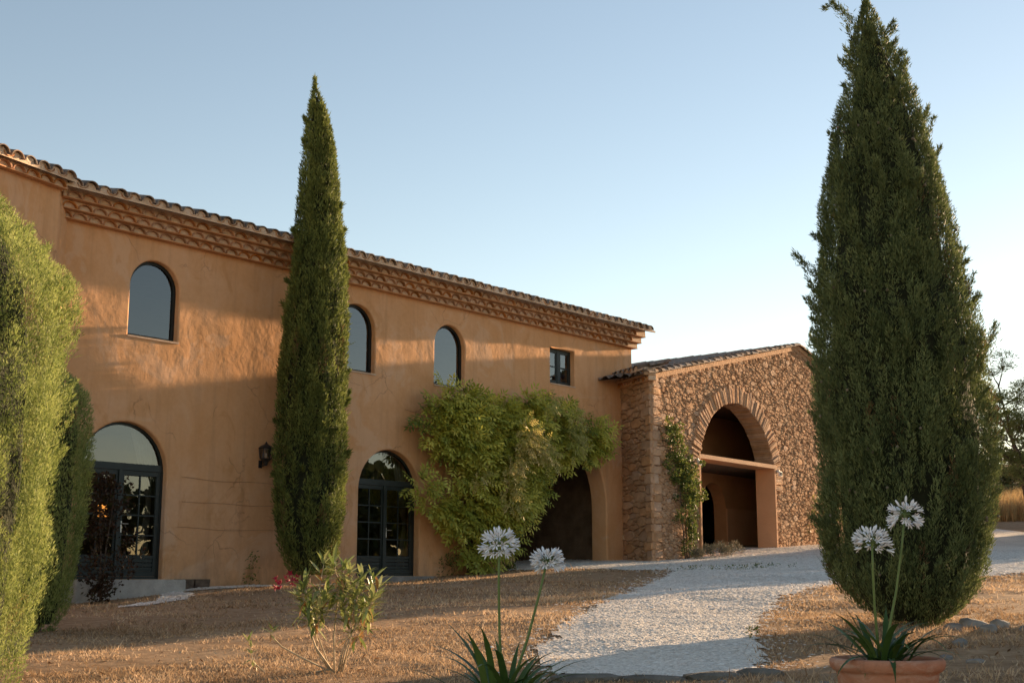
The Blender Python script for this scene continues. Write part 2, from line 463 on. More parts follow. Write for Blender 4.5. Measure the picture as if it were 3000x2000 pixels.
def Gn(x, y):
    k = np.clip((60 - np.abs(y)) / 40, 0, 1)
    return G(x, y) + k*(0.030*vnoise(x, y, 0.55, 1) + 0.014*vnoise(x, y, 2.1, 2))

def graded(lo, a, b, hi, fine, grow=1.16):
    mid = list(np.arange(a, b, fine))
    out, s, p = [], fine, b
    while p < hi: out.append(p); s *= grow; p += s
    out.append(hi)
    left, s, p = [], fine, a
    while p > lo: s *= grow; p -= s; left.append(max(p, lo))
    return np.array(left[::-1] + mid + out)

gx = graded(-420, -10, 14, 620, 0.16)
gy = graded(-120, 5, 38, 900, 0.16)
X, Y = np.meshgrid(gx, gy)
Zg = Gn(X, Y)
hill = np.clip((Y - 120)/200, 0, 1)
Zg = Zg + hill*5*vnoise(X, Y, 0.011, 5)
nx, ny = len(gx), len(gy)
idx = np.arange(nx*ny).reshape(ny, nx)
F = np.stack([idx[:-1, :-1], idx[:-1, 1:], idx[1:, 1:], idx[1:, :-1]], -1).reshape(-1, 4)
tag(np_obj('ground', np.stack([X, Y, Zg], -1).reshape(-1, 3), F, M['ground'], smooth=True), 'dry brown lawn and earth sloping up to the house', kind='structure')

DRIVE = [(0.35, 9.9), (0.30, 10.5), (0.23, 11.88), (0.76, 15.84), (1.63, 19.93), (2.65, 24.32), (3.68, 28.41), (2.6, 30.6), (1.33, 31.91), (-0.4, 32.6),
         (-1.9, 35.4), (1.2, 38.6), (3.4, 36.9), (4.1, 36.0), (5.2, 37.1), (3.5, 39.0), (6.3, 43.0), (8.6, 41.4), (12.5, 46.5), (18.5, 52.0), (40, 75), (60, 70), (34, 42), (16, 28), (9.46, 23.88), (8.0, 22.8), (5.41, 22.0), (3.99, 19.02), (2.95, 15.5), (2.50, 13.53), (2.2, 11.6), (1.94, 10.1)]
STRIP = [(-6.5, 24.9), (-5.3, 25.6), (-3.4, 27.6), (-3.7, 28.0), (-6.4, 25.6), (-6.6, 24.4), (-6.2, 22.6), (-6.3, 20.6), (-5.9, 20.9), (-5.7, 22.6), (-6.0, 24.3)]
def cell_sheet(name, poly, step, lift, mat, x0, x1, y0, y1, jig=0.10):
    xs = np.arange(x0, x1, step); ys = np.arange(y0, y1, step)
    A, B = np.meshgrid(xs, ys)
    cxs = (A[:-1, :-1] + step/2); cys = (B[:-1, :-1] + step/2)
    keep = in_poly(cxs + jig*vnoise(cxs, cys, 2.3, 3), cys + jig*vnoise(cxs, cys, 2.3, 4), poly)
    V = np.stack([A, B, Gn(A, B) + lift], -1).reshape(-1, 3)
    ii = np.arange(A.size).reshape(A.shape)
    F = np.stack([ii[:-1, :-1], ii[:-1, 1:], ii[1:, 1:], ii[1:, :-1]], -1)[keep]
    used = np.unique(F); mp = -np.ones(A.size, dtype=int); mp[used] = np.arange(len(used))
    return np_obj(name, V[used], mp[F], mat, smooth=True)
tag(cell_sheet('gravel_drive', DRIVE, 0.09, 0.016, M['gravel'], -3, 20, 9.4, 56), 'pale gravel drive sweeping up to the stone barn', kind='structure')
tag(cell_sheet('gravel_strip', STRIP, 0.09, 0.012, M['gravel'], -8, -2.5, 17, 28), 'thin gravel strip along the foot of the house wall', kind='structure')

# pebbles lying on the drive (nobody could count them)
def pebbles(n, sampler, s0, s1, name, label):
    x, y = sampler(n)
    z = Gn(x, y) + 0.016
    n = len(x)
    s = rng.uniform(s0, s1, n) * np.clip(y/14, 0.9, 1.6)
    s = np.where(rng.uniform(size=n) < 0.03, s*1.9, s)
    base = np.array([(1, 0, 0), (0, 1, 0), (-1, 0, 0), (0, -1, 0), (0, 0, 0.30), (0, 0, -0.3)], float)
    th = rng.uniform(0, 6.283, n)
    cs, sn = np.cos(th), np.sin(th)
    V = np.empty((n, 6, 3))
    jit = 1 + rng.uniform(-0.35, 0.35, (n, 6, 1))
    bb = base[None]*jit
    bb[:, :, 0] *= rng.uniform(0.8, 1.5, (n, 1))
    V[:, :, 0] = x[:, None] + s[:, None]*(bb[:, :, 0]*cs[:, None] - bb[:, :, 1]*sn[:, None])
    V[:, :, 1] = y[:, None] + s[:, None]*(bb[:, :, 0]*sn[:, None] + bb[:, :, 1]*cs[:, None])
    V[:, :, 2] = z[:, None] + s[:, None]*(bb[:, :, 2] + 0.04)
    f = np.array([(0, 1, 4), (1, 2, 4), (2, 3, 4), (3, 0, 4)])
    F = (np.arange(n)[:, None, None]*6 + f[None]).reshape(-1, 3)
    tone = np.repeat(np.clip(rng.normal(0.5, 0.27, n), 0, 1), 6)
    o = np_obj(name, V.reshape(-1, 3), F, M['pebble'], tone=tone)
    tag(o, label, 'gravel', kind='stuff')
def samp_drive(n):
    y = 9.9 * (44/9.9)**rng.uniform(0, 1, n*4)          # denser near the camera
    x = rng.uniform(-1.5, 14, n*4) * 1.0
    k = in_poly(x + 0.22*rng.normal(size=len(x))*np.abs(rng.normal(size=len(x))), y + 0.25*rng.normal(size=len(x)), DRIVE) & (x < 0.45*y)
    return x[k][:n], y[k][:n]
pebbles(70000, samp_drive, 0.010, 0.021, 'gravel_stones', 'loose pale gravel stones covering the drive')
def samp_strip(n):
    y = rng.uniform(18, 28, n*6); x = rng.uniform(-7.2, -2.5, n*6)
    k = in_poly(x, y, STRIP); return x[k][:n], y[k][:n]
pebbles(5000, samp_strip, 0.012, 0.022, 'wall_gravel', 'loose gravel stones at the foot of the house wall')

# house and barn frames
UD = np.array((0.65504696, 0.75558817)); ND = np.array((0.75558817, -0.65504696))
HO = -21.682*ND + 12.0*UD
HANG = math.atan2(UD[1], UD[0])
BO = np.array((3.881, 35.176)); BAZ = 38.0
BANG = R(90 - BAZ); BG = np.array((math.sin(R(BAZ)), math.cos(R(BAZ)))); BI = np.array((-BG[1], BG[0]))
def hw(u, out, z):
    """facade coordinate u (m), distance out from the wall, height -> world"""
    p = -21.682*ND + u*UD + out*ND
    return (p[0], p[1], z)

# dry lawn
def lawn():
    n = 330000
    y = 8.2 * (33/8.2)**rng.uniform(0, 1, n)
    x = rng.uniform(-0.46, 0.46, n) * y
    outside = ((x*ND[0] + y*ND[1]) > -21.5)          # in front of the facade
    outside &= ~((((x - BO[0])*BI[0] + (y - BO[1])*BI[1]) > -0.1) & (((x-BO[0])*BG[0] + (y-BO[1])*BG[1]) > -1))
    dj = 0.10*rng.normal(size=(2, n))
    outside &= ~in_poly(x + dj[0], y + dj[1], DRIVE)
    outside &= ~(in_poly(x, y, STRIP) & (rng.uniform(size=n) < 0.85))
    dens = 0.34 + 0.62*vnoise(x, y, 0.6, 6) + 0.45*vnoise(x, y, 1.9, 7) + 0.25*vnoise(x, y, 6.0, 15)
    outside &= rng.uniform(size=n) < np.clip(dens, 0.02, 1)
    x, y = x[outside], y[outside]; n = len(x)
    z = Gn(x, y)
    h = rng.uniform(0.010, 0.042, n) * (1 + 0.5*np.clip(vnoise(x, y, 1.1, 8), 0, 1)) * np.clip(y/16, 0.8, 1.25)
    tall = rng.uniform(size=n) < 0.02
    h[tall] *= 2.2
    # rougher hay by the pot
    hay = (x > 1.6) & (y < 13.2)
    h[hay] *= 1.7
    w = rng.uniform(0.004, 0.009, n) * np.clip(y/11, 0.8, 2.2)
    th = rng.uniform(0, 6.283, n)
    lean = rng.normal(0, 0.75, (2, n)) * h
    sx, sy = np.cos(th)*w, np.sin(th)*w
    V = np.empty((n, 3, 3))
    V[:, 0] = np.stack([x - sx, y - sy, z - 0.004], -1); V[:, 1] = np.stack([x + sx, y + sy, z - 0.004], -1)
    V[:, 2] = np.stack([x + lean[0], y + lean[1], z + h], -1)
    tuft = (vnoise(x, y, 5.5, 12) > 0.72) & (vnoise(x, y, 0.9, 13) > -0.2)
    h[tuft] *= 1.9
    t = np.clip(rng.normal(0.5, 0.22, n) + 0.30*vnoise(x, y, 0.45, 9) + 0.22*vnoise(x, y, 1.7, 3) - 0.06, 0, 1)
    o = np_obj('dry_lawn', V.reshape(-1, 3), np.arange(n*3).reshape(n, 3), M['grass'], tone=np.repeat(t, 3))
    tag(o, 'short straw-coloured dry grass of the lawn', 'grass', kind='stuff')
lawn()
def litter():
    n = 5200
    y = 8.5*(30/8.5)**rng.uniform(0, 1, n); x = rng.uniform(-0.45, 0.45, n)*y
    k = ((x*ND[0] + y*ND[1]) > -21.3) & (vnoise(x, y, 0.6, 14) + 0.5*rng.normal(size=n) > 0.1)
    k &= ~(in_poly(x, y, DRIVE) & (rng.uniform(size=n) < 0.9))
    k &= ~((((x - BO[0])*BI[0] + (y - BO[1])*BI[1]) > -0.1) & (((x-BO[0])*BG[0] + (y-BO[1])*BG[1]) > -1))
    x, y = x[k], y[k]; n = len(x)
    P = np.stack([x, y, Gn(x, y) + 0.012 + 0.02*rng.uniform(size=n)], -1)
    D = rng.normal(size=(n, 3)); D[:, 2] *= 0.25
    Nn = np.stack([0.3*rng.normal(size=n), 0.3*rng.normal(size=n), np.ones(n)], -1)
    V, F = blades(P, D, Nn, rng.uniform(0.03, 0.085, n), rng.uniform(0.010, 0.028, n))
    tag(np_obj('leaf_litter', V, F, M['litter'], tone=np.repeat(rng.uniform(size=n), 4)), 'fallen dry leaves and twigs scattered over the lawn', 'litter', kind='stuff')
litter()

# ------------------------------------------------------------------ masonry helpers
def outline(cx, half, zb, zs, o=0.0, arch=True, seg=20, ob=None):
    """opening outline, counter-clockwise seen from outside, grown by o"""
    ob = o if ob is None else ob
    h = half + o
    if arch:
        pts = [(cx - h, zb - ob), (cx + h, zb - ob)]
        for k in range(seg + 1):
            t = math.pi*k/seg
            pts.append((cx + h*math.cos(t), zs + h*math.sin(t)))
        return pts
    return [(cx - h, zb - ob), (cx + h, zb - ob), (cx + h, zs + o), (cx - h, zs + o)]

def wall_mesh(mb, outer, holes, y=0.0):
    polys = [[Vector((p[0], p[1], 0)) for p in outer]] + [[Vector((p[0], p[1], 0)) for p in h] for h in holes]
    flat = [p for q in polys for p in q]
    tris = tessellate_polygon(polys)
    vs = [(p.x, y, p.y) for p in flat]
    fs = []
    for t in tris:
        a, b, c = (flat[i] for i in t)
        cr = (b - a).cross(c - a).z
        fs.append(tuple(t) if cr > 0 else tuple(t)[::-1])
    mb.add(vs, fs)

def sweep(mb, loops):
    """loops: list of lists of 3-d points with equal length; closed strips between them"""
    n = len(loops[0]); b = len(mb.v)
    for q in loops: mb.v += [tuple(p) for p in q]
    for i in range(len(loops) - 1):
        for k in range(n):
            k2 = (k + 1) % n
            mb.f.append((b+i*n+k, b+(i+1)*n+k, b+(i+1)*n+k2, b+i*n+k2))

def arc_shell(aw, ah, th, y0, y1, rise=0.0, seg=8, taper=1.0, flip=1):
    """half-round canal tile along y; open below (flip=1) or above (flip=-1)"""
    mb = MB()
    rows = []
    for (yy, k, dz) in ((y0, 1.0, 0.0), (y1, taper, rise)):
        for t_ in (0.0, th):
            row = []
            for s in range(seg + 1):
                a = math.pi*s/seg
                row.append(((aw + t_)*k*math.cos(a), yy, dz + flip*(ah + t_)*k*math.sin(a)))
            rows.append(row)
    n = seg + 1; b = 0
    for r in rows: mb.v += r
    inn0, out0, inn1, out1 = 0, n, 2*n, 3*n
    for s in range(seg):
        mb.f.append((out0+s, out0+s+1, out1+s+1, out1+s))
        mb.f.append((inn0+s, inn1+s, inn1+s+1, inn0+s+1))
        mb.f.append((inn0+s, inn0+s+1, out0+s+1, out0+s))
        mb.f.append((inn1+s, out1+s, out1+s+1, inn1+s+1))
    mb.f.append((inn0, out0, out1, inn1)); mb.f.append((inn0+seg, inn1+seg, out1+seg, out0+seg))
    return mb

AW, AH = 0.138, 0.104
def _sm(me):
    me.polygons.foreach_set('use_smooth', [True]*len(me.polygons)); return me
TILE_G = arc_shell(AW - 0.006, AH - 0.004, 0.024, -0.034, 0.06).mesh('tile', M['tile'])
TILE_C = arc_shell(0.122, 0.108, 0.018, 0.0, 0.46, 0.125, taper=0.86).mesh('tile', M['old_tile'])
TILE_P = arc_shell(0.105, 0.070, 0.014, 0.03, 0.44, 0.125, taper=0.9, flip=-1).mesh('tile', M['tile'])

def genoise(house, rows, x0, x1, frame, pitch=0.32, end_block=0.0):
    """rows: (z0, height, outward). Mortar mesh = the part, each arched tile a child of it"""
    o, ang = frame
    mb = MB(); sl = MB(); tiles = []
    for ri, (z0, h, p) in enumerate(rows):
        zb = z0 + 0.020; zt = z0 + h
        xe = x1 - end_block
        nt = int((xe - x0)/pitch); off = (xe - x0 - nt*pitch)/2 + (0.5*pitch if ri % 2 else 0)*0
        vs, fs = [], []
        def quad(a, b, c, d): 
            k = len(vs); vs.extend([a, b, c, d]); fs.append((k, k+1, k+2, k+3))
        xprev = x0
        y = -p
        for i in range(nt):
            xc = x0 + off + (i + 0.5)*pitch + random.uniform(-0.008, 0.008)
            quad((xprev, y, zb), (xc - AW, y, zb), (xc - AW, y, zt), (xprev, y, zt))
            for s in range(8):
                a0 = math.pi*(1 - s/8); a1 = math.pi*(1 - (s+1)/8)
                p0 = (xc + AW*math.cos(a0), y, zb + AH*math.sin(a0)); p1 = (xc + AW*math.cos(a1), y, zb + AH*math.sin(a1))
                quad(p0, p1, (p1[0], y, zt), (p0[0], y, zt))
            xprev = xc + AW
            tiles.append((xc, y, zb))
        quad((xprev, y, zb), (x1, y, zb), (x1, y, zt), (xprev, y, zt))
        quad((x0, y + 0.040, zb), (x1, y + 0.040, zb), (x1, y + 0.040, zt), (x0, y + 0.040, zt))
        mb.add(xf(vs, o, ang), fs)
        # end caps
        mb.add(xf([(x1, y, zb), (x1, 0.1, zb), (x1, 0.1, zt), (x1, y, zt)], o, ang), [(0, 1, 2, 3)])
        mb.add(xf([(x0, y, zb), (x0, 0.1, zb), (x0, 0.1, zt), (x0, y, zt)], o, ang), [(3, 2, 1, 0)])
        b2 = MB().box(x0 - 0.004, x1 + 0.012, -p - 0.008, 0.1, z0, zb)
        sl.add(xf(b2.v, o, ang), b2.f)
    zl, pl = rows[-1][0] + rows[-1][1], rows[-1][2]
    b3 = MB().box(x0, x1 - 0.002, -pl + 0.004, 0.1, zl - 0.002, zl + 0.075); mb.add(xf(b3.v, o, ang), b3.f)
    cor = mb.obj('cornice', M['mortar'], house)
    sl.obj('brick_course', M['slab'], cor)
    for (x, y, z) in tiles:
        q = xf([(x, y, z)], o, ang)[0]
        link('tile', TILE_G, cor, q, (random.uniform(-0.02, 0.02), random.uniform(-0.04, 0.04), ang + random.uniform(-0.03, 0.03)))
    return cor

def eaves(house, z, p, x0, x1, depth, frame, slope=0.284, pitch=0.31, name='roof', mat=None):
    """corrugated roof sheet with the eave course of cover and pan tiles as children"""
    o, ang = frame
    n = int((x1 - x0)/pitch*8)
    vs, fs = [], []
    ys = [-p + 0.30, -p + 1.0, depth]
    for yy in ys:
        for i in range(n + 1):
            x = x0 + (x1 - x0)*i/n
            ph = (x - x0)/pitch*2*math.pi
            vs.append((x, yy, z + 0.05 + slope*(yy + p) + 0.06*math.cos(ph - math.pi)))
    m = n + 1
    for j in range(len(ys) - 1):
        for i in range(n): fs.append((j*m+i, j*m+i+1, (j+1)*m+i+1, (j+1)*m+i))
    mb = MB(); mb.add(xf(vs, o, ang), fs)
    # deck below
    k = MB().add([(x0, -p + 0.06, z), (x1, -p + 0.06, z), (x1, depth, z + slope*(depth + p) - 0.02), (x0, depth, z + slope*(depth + p) - 0.02),
                  (x0, -p + 0.06, z - 0.03), (x1, -p + 0.06, z - 0.03), (x1, depth, z + slope*(depth + p) - 0.05), (x0, depth, z + slope*(depth + p) - 0.05)],
                 [(0, 1, 2, 3), (7, 6, 5, 4), (0, 4, 5, 1), (1, 5, 6, 2), (2, 6, 7, 3), (3, 7, 4, 0)])
    mb.add(xf(k.v, o, ang), k.f)
    rf = mb.obj(name, mat or M['old_tile'], house)
    plug = MB()
    nt = int((x1 - x0)/pitch)
    for i in range(nt):
        xc = x0 + (i + 0.5)*pitch
        q = xf([(xc + random.uniform(-0.012, 0.012), -p + random.uniform(-0.03, 0.03), z + 0.022 + random.uniform(-0.008, 0.012))], o, ang)[0]
        link('tile', TILE_C, rf, q, (random.uniform(-0.02, 0.03), random.uniform(-0.06, 0.06), ang + random.uniform(-0.05, 0.05)))
        if i < nt - 1:
            q = xf([(xc + pitch/2, -p + 0.02 + random.uniform(-0.02, 0.02), z + 0.072)], o, ang)[0]
            link('tile', TILE_P, rf, q, (0, random.uniform(-0.03, 0.03), ang + random.uniform(-0.03, 0.03)))
        # mortar packed under the cover tile, a little back from its mouth
        vs = [(xc, -p + 0.05, z)] + [(xc + 0.120*math.cos(math.pi*s/8), -p + 0.05 + 0.02*random.random(), z + 0.024 + 0.106*math.sin(math.pi*s/8)) for s in range(9)]
        plug.add(xf(vs, o, ang), [(0, s+1, s+2) for s in range(8)])
    vs = [(x0, -p + 0.055, z - 0.03), (x1, -p + 0.055, z - 0.03), (x1, -p + 0.055, z + 0.025), (x0, -p + 0.055, z + 0.025)]
    plug.add(xf(vs, o, ang), [(0, 1, 2, 3)])
    plug.obj('eave_mortar', M['mortar'], rf)
    return rf

# ------------------------------------------------------------------ house
house = empty('house', (HO[0], HO[1], 0), HANG)
tag(house, 'long two-storey ochre plastered house with tiled cornice and arched openings', 'house')
# openings in facade x (= u - 12): kind, cx, half, zb, zs, arch
W1 = (2.10, 0.565, 4.68, 5.70, True); W2 = (7.535, 0.565, 4.69, 5.71, True); W3 = (10.645, 0.55, 4.68, 5.69, True)
W4 = (15.14, 0.54, 5.24, 6.24, False)
D1 = (1.63, 0.95, -0.02, 2.03, True); D2 = (8.66, 0.98, 0.05, 1.98, True)
PO = (15.11, 1.98, -0.2, 2.0, True)
OPEN = [(W1, 0.14, 0.035), (W2, 0.14, 0.035), (W3, 0.14, 0.035), (W4, 0.16, 0.02), (D1, 0.16, 0.04), (D2, 0.20, 0.035), (PO, 0.42, 0.05)]
def hole(o, grow): return outline(o[0], o[1], o[2], o[3], grow, o[4], ob=0.0)
wall = MB()
XE = 18.42
wall_mesh(wall, [(-0.05, -1.6), (XE, -1.6), (XE, 6.76), (-0.05, 6.76)], [hole(o, r) for o, d, r in OPEN])
wall.obj('wall', M['plaster'], house)
for o, d, r in OPEN:
    mb = MB()
    loops = []
    for k in range(6):
        t = math.pi/2*k/5
        g = r*(1 - math.sin(t)); yy = r*(1 - math.cos(t))
        loops.append([(p[0], yy, p[1]) for p in hole(o, g)])
    loops.append([(p[0], d + 0.1, p[1]) for p in hole(o, 0.0)])
    sweep(mb, loops)
    mb.obj('reveal', M['plaster'], house, smooth=True)
# end and back walls
ew = MB()
ew.add([(XE, 0, -1.6), (XE, 9, -1.6), (XE, 9, 7.2), (XE, 0, 7.2)], [(0, 1, 2, 3)])
ew.add([(XE, 9, -1.6), (-7, 9, -1.6), (-7, 9, 7.2), (XE, 9, 7.2)], [(0, 1, 2, 3)])
ew.add([(-0.05, 0.0, 6.76), (XE, 0.0, 6.76), (XE, 0.0, 7.2), (-0.05, 0.0, 7.2)], [(0, 1, 2, 3)])
ew.obj('end_wall', M['plaster'], house)
# left wing, turned towards the camera
WF = ((-7.12, -2.35), math.atan2(1.80, 6.77)); WL = 7.0
wg = MB()
wg.add(xf([(0, 0, -1.6), (WL - 0.06, 0, -1.6), (WL - 0.06, 0, 7.10), (0, 0, 7.10)], *WF), [(0, 1, 2, 3)])
cpts = xf([(WL - 0.06, 0, 0), (WL - 0.02, 0.012, 0), (WL, 0.05, 0)], *WF)
ring = [(p[0], p[1]) for p in cpts] + [(0.10, 0.0)]
for a, b in zip(ring[:-1], ring[1:]):
    wg.add([(a[0], a[1], -1.6), (b[0], b[1], -1.6), (b[0], b[1], 7.10), (a[0], a[1], 7.10)], [(0, 1, 2, 3)])
wg.obj('wing_wall', M['plaster'], house)
# cornice, roof
HF = ((0, 0), 0.0)
genoise(house, [(6.690, 0.142, 0.15), (6.832, 0.158, 0.30), (6.990, 0.142, 0.45)], -0.26, XE + 0.10, HF, end_block=0.42)
eaves(house, 7.155, 0.76, -0.34, XE + 0.26, 5.2, HF)
genoise(house, [(7.05, 0.145, 0.15)], 3.4, WL - 0.02, WF)
eaves(house, 7.215, 0.34, 3.3, WL + 0.08, 5.2, WF, name='wing_roof')
# rooms behind the glass
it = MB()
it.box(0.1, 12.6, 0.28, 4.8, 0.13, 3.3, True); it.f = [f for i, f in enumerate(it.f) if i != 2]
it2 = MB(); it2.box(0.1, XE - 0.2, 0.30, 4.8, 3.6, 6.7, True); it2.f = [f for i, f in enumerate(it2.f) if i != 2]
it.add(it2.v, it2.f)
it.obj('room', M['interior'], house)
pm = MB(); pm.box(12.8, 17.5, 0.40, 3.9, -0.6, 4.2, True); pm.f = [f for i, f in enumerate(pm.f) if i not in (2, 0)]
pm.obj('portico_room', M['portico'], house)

def ring_frame(o, d0, th, w, yb=0.0):
    """frame following an opening: width w, front at depth d0"""
    mb = MB()
    A = outline(o[0], o[1], o[2], o[3], 0.0, o[4]); B = outline(o[0], o[1], o[2], o[3], -w, o[4])
    sweep(mb, [[(p[0], d0 + th, p[1]) for p in A], [(p[0], d0, p[1]) for p in A], [(p[0], d0, p[1]) for p in B], [(p[0], d0 + th, p[1]) for p in B]])
    return mb, B
def pane_of(pts, y):
    return MB().add([(p[0], y, p[1]) for p in pts], [tuple(range(len(pts)))])

def window(o, name='window'):
    mb, B = ring_frame(o, 0.13, 0.07, 0.062)
    w = mb.obj(name, M['frame_black'], house)
    pane_of(B, 0.165).obj('pane', M['glass'], w)
    s = MB().box(o[0] - o[1] - 0.02, o[0] + o[1] + 0.03, -0.025, 0.12, o[2] - 0.035, o[2] + 0.004)
    s.obj('sill', M['sill'], w)
    return w
for o in (W1, W2, W3): window(o)
# small square casement with two leaves
mb, B = ring_frame(W4, 0.15, 0.07, 0.055)
mb.box(W4[0] - 0.055, W4[0] + 0.055, 0.14, 0.21, W4[2] + 0.05, W4[3] - 0.05)
w4 = mb.obj('casement_window', M['frame'], house)
for s in (-1, 1):
    x0, x1 = sorted((W4[0] + s*0.055, W4[0] + s*(W4[1] - 0.055)))
    zz = (W4[2] + W4[3])/2
    lf = MB()
    for (a, b, c, d) in ((x0, x0 + 0.05, W4[2] + 0.055, W4[3] - 0.055), (x1 - 0.05, x1, W4[2] + 0.055, W4[3] - 0.055)):
        lf.box(a, b, 0.155, 0.195, c, d)
    for (c, d) in ((W4[2] + 0.055, W4[2] + 0.115), (zz - 0.014, zz + 0.014), (W4[3] - 0.115, W4[3] - 0.055)):
        lf.box(x0 + 0.05, x1 - 0.05, 0.157, 0.193, c, d)
    lf.obj('window_leaf', M['frame'], w4)
    for (c, d) in ((W4[2] + 0.115, zz - 0.014), (zz + 0.014, W4[3] - 0.115)):
        pane_of([(x0 + 0.05, c), (x1 - 0.05, c), (x1 - 0.05, d), (x0 + 0.05, d)], 0.175).obj('pane', M['glass'], w4)
MB().box(W4[0] - W4[1] - 0.01, W4[0] + W4[1] + 0.02, -0.02, 0.14, W4[2] - 0.03, W4[2] + 0.004).obj('sill', M['sill'], w4)

def french_door(o, d, ztr):
    cx, half, zb, zs, _ = o
    mb, B = ring_frame(o, d, 0.07, 0.05)
    mb.box(cx - half + 0.05, cx + half - 0.05, d - 0.015, d + 0.075, ztr, ztr + 0.13)           # transom
    dr = mb.obj('french_door', M['frame'], house)
    # fanlight pane above the transom
    r = half - 0.05; zt = ztr + 0.13
    t0 = math.asin((zt - zs)/r)
    pts = [(cx + r*math.cos(t0 + (math.pi - 2*t0)*k/24), zs + r*math.sin(t0 + (math.pi - 2*t0)*k/24)) for k in range(25)]
    pane_of(pts, d + 0.035).obj('fanlight_pane', M['glass'], dr)
    for s in (-1, 1):
        x0, x1 = sorted((cx + s*0.004, cx + s*(half - 0.052)))
        y0, y1 = d + 0.008, d + 0.058
        lf = MB()
        z0, z1 = zb + 0.055, ztr - 0.004
        lf.box(x0, x0 + 0.085, y0, y1, z0, z1); lf.box(x1 - 0.085, x1, y0, y1, z0, z1)
        lf.box(x0 + 0.085, x1 - 0.085, y0 + 0.002, y1 - 0.002, z1 - 0.09, z1)
        lf.box(x0 + 0.085, x1 - 0.085, y0 + 0.002, y1 - 0.002, z0, z0 + 0.10)
        zp = z0 + 0.40                                                                              # top of the solid panel
        lf.box(x0 + 0.085, x1 - 0.085, y0 + 0.002, y1 - 0.002, zp - 0.06, zp)
        for k in range(3):
            a = z0 + 0.10 + k*(zp - 0.06 - z0 - 0.10)/3; b = z0 + 0.10 + (k+1)*(zp - 0.06 - z0 - 0.10)/3
            lf.box(x0 + 0.085, x1 - 0.085, y0 + 0.014, y1 - 0.010, a + 0.006, b - 0.006)
        xm = (x0 + x1)/2
        lf.box(xm - 0.013, xm + 0.013, y0 + 0.006, y1 - 0.006, zp, z1 - 0.09)
        hs = [zp + (z1 - 0.09 - zp)*k/4 for k in range(5)]
        for k in (1, 2, 3): lf.box(x0 + 0.085, x1 - 0.085, y0 + 0.009, y1 - 0.009, hs[k] - 0.013, hs[k] + 0.013)
        lf.obj('door_leaf', M['frame'], dr)
        for k in range(4):
            for (a, b) in ((x0 + 0.085, xm - 0.013), (xm + 0.013, x1 - 0.085)):
                pane_of([(a, hs[k] + 0.013), (b, hs[k] + 0.013), (b, hs[k+1] - 0.013), (a, hs[k+1] - 0.013)], d + 0.033).obj('pane', M['glass'], dr)
    MB().box(cx - 0.045, cx + 0.045, d - 0.022, d + 0.006, zb + 0.056, ztr - 0.002).obj('meeting_post', M['frame'], dr)
    hd = MB()
    hx = cx + 0.06
    hd.box(hx - 0.014, hx + 0.014, d - 0.012, d + 0.004, zb + 0.88, zb + 1.10)
    hd.tube([(hx, d - 0.01, zb + 1.05), (hx, d - 0.05, zb + 1.05), (hx + 0.13, d - 0.05, zb + 1.05)], 0.010, 8)
    hd.obj('handle', M['steel'], dr)
    return dr
french_door(D1, 0.13, 2.06)
french_door(D2, 0.18, 2.13)

# guide wires for climbers stretched across the plaster
for (xa, xb, z) in ((2.9, 5.3, 1.98), (2.95, 5.4, 1.51), (2.85, 5.45, 0.99), (6.1, 6.45, 1.5), (6.1, 6.5, 1.0), (9.0, 10.2, 3.55), (9.1, 10.3, 3.95)):
    pts = [(xa + (xb - xa)*k/10, -0.012 - 0.004*math.sin(k*1.7), z + 0.012*math.sin(k*0.9 + z*7) - 0.02*math.sin(math.pi*k/10)) for k in range(11)]
    MB().tube(pts, 0.0035, 5).obj('guide_wire', M['joint'], house)

# curtains and a lit lamp inside
def curtain(x0, x1, ztop, zmid, zbot, y, pinch):
    n = 24; vs = []; rows = 14
    for j in range(rows + 1):
        t = j/rows; z = ztop + (zbot - ztop)*t
        if z > zmid: k = 1 - (ztop - z)/(ztop - zmid)*(1 - pinch)
        else: k = pinch + (zmid - z)/(zmid - zbot)*(0.55 - pinch)
        for i in range(n + 1):
            s = i/n
            x = x1 - (x1 - x0)*k*(1 - s)
            vs.append((x, y + 0.03*math.sin(s*26 + t*2), z))
    fs = [(j*(n+1)+i, j*(n+1)+i+1, (j+1)*(n+1)+i+1, (j+1)*(n+1)+i) for j in range(rows) for i in range(n)]
    return MB().add(vs, fs)
def hw_obj(mb, name, mat, smooth=False):
    o = mb.obj(name, mat, None, smooth); o.location = (HO[0], HO[1], 0); o.rotation_euler = (0, 0, HANG); return o
tag(hw_obj(curtain(1.95, 2.50, 2.92, 1.45, 0.2, 0.40, 0.12), 'curtain', M['curtain'], True), 'pale tied-back curtain behind the glass door by the concrete step', 'curtain', 'curtains behind the glass doors')
tag(hw_obj(curtain(9.10, 9.60, 2.90, 1.2, 0.2, 0.44, 0.12), 'curtain', M['curtain'], True), 'pale tied-back curtain behind the glass door beside the wisteria', 'curtain', 'curtains behind the glass doors')
lp = hw(14.52, -2.2, 1.02)
lamp = empty('table_lamp', lp, HANG); tag(lamp, 'small lit lamp glowing orange inside the left glass door', 'lamp')
MB().lathe([(0.001, -0.02), (0.09, -0.02), (0.09, 0.0), (0.02, 0.02), (0.02, 0.26), (0.001, 0.26)], 16).obj('lamp_base', M['bark'], lamp)
MB().lathe([(0.15, 0.24), (0.09, 0.48)], 20).obj('lamp_shade', emis('lit_shade', (1.0, 0.34, 0.06), 0.9), lamp)
tb = MB().box(-0.6, 0.6, -0.3, 0.3, -0.06, -0.02)
for sx in (-0.55, 0.5):
    for sy in (-0.26, 0.22): tb.box(sx, sx + 0.05, sy, sy + 0.05, -0.89, -0.06)
tbo = tb.obj('side_table', M['bark']); tbo.location = lp; tbo.rotation_euler = (0, 0, HANG); tag(tbo, 'dark wooden side table under the lit lamp indoors', 'table')

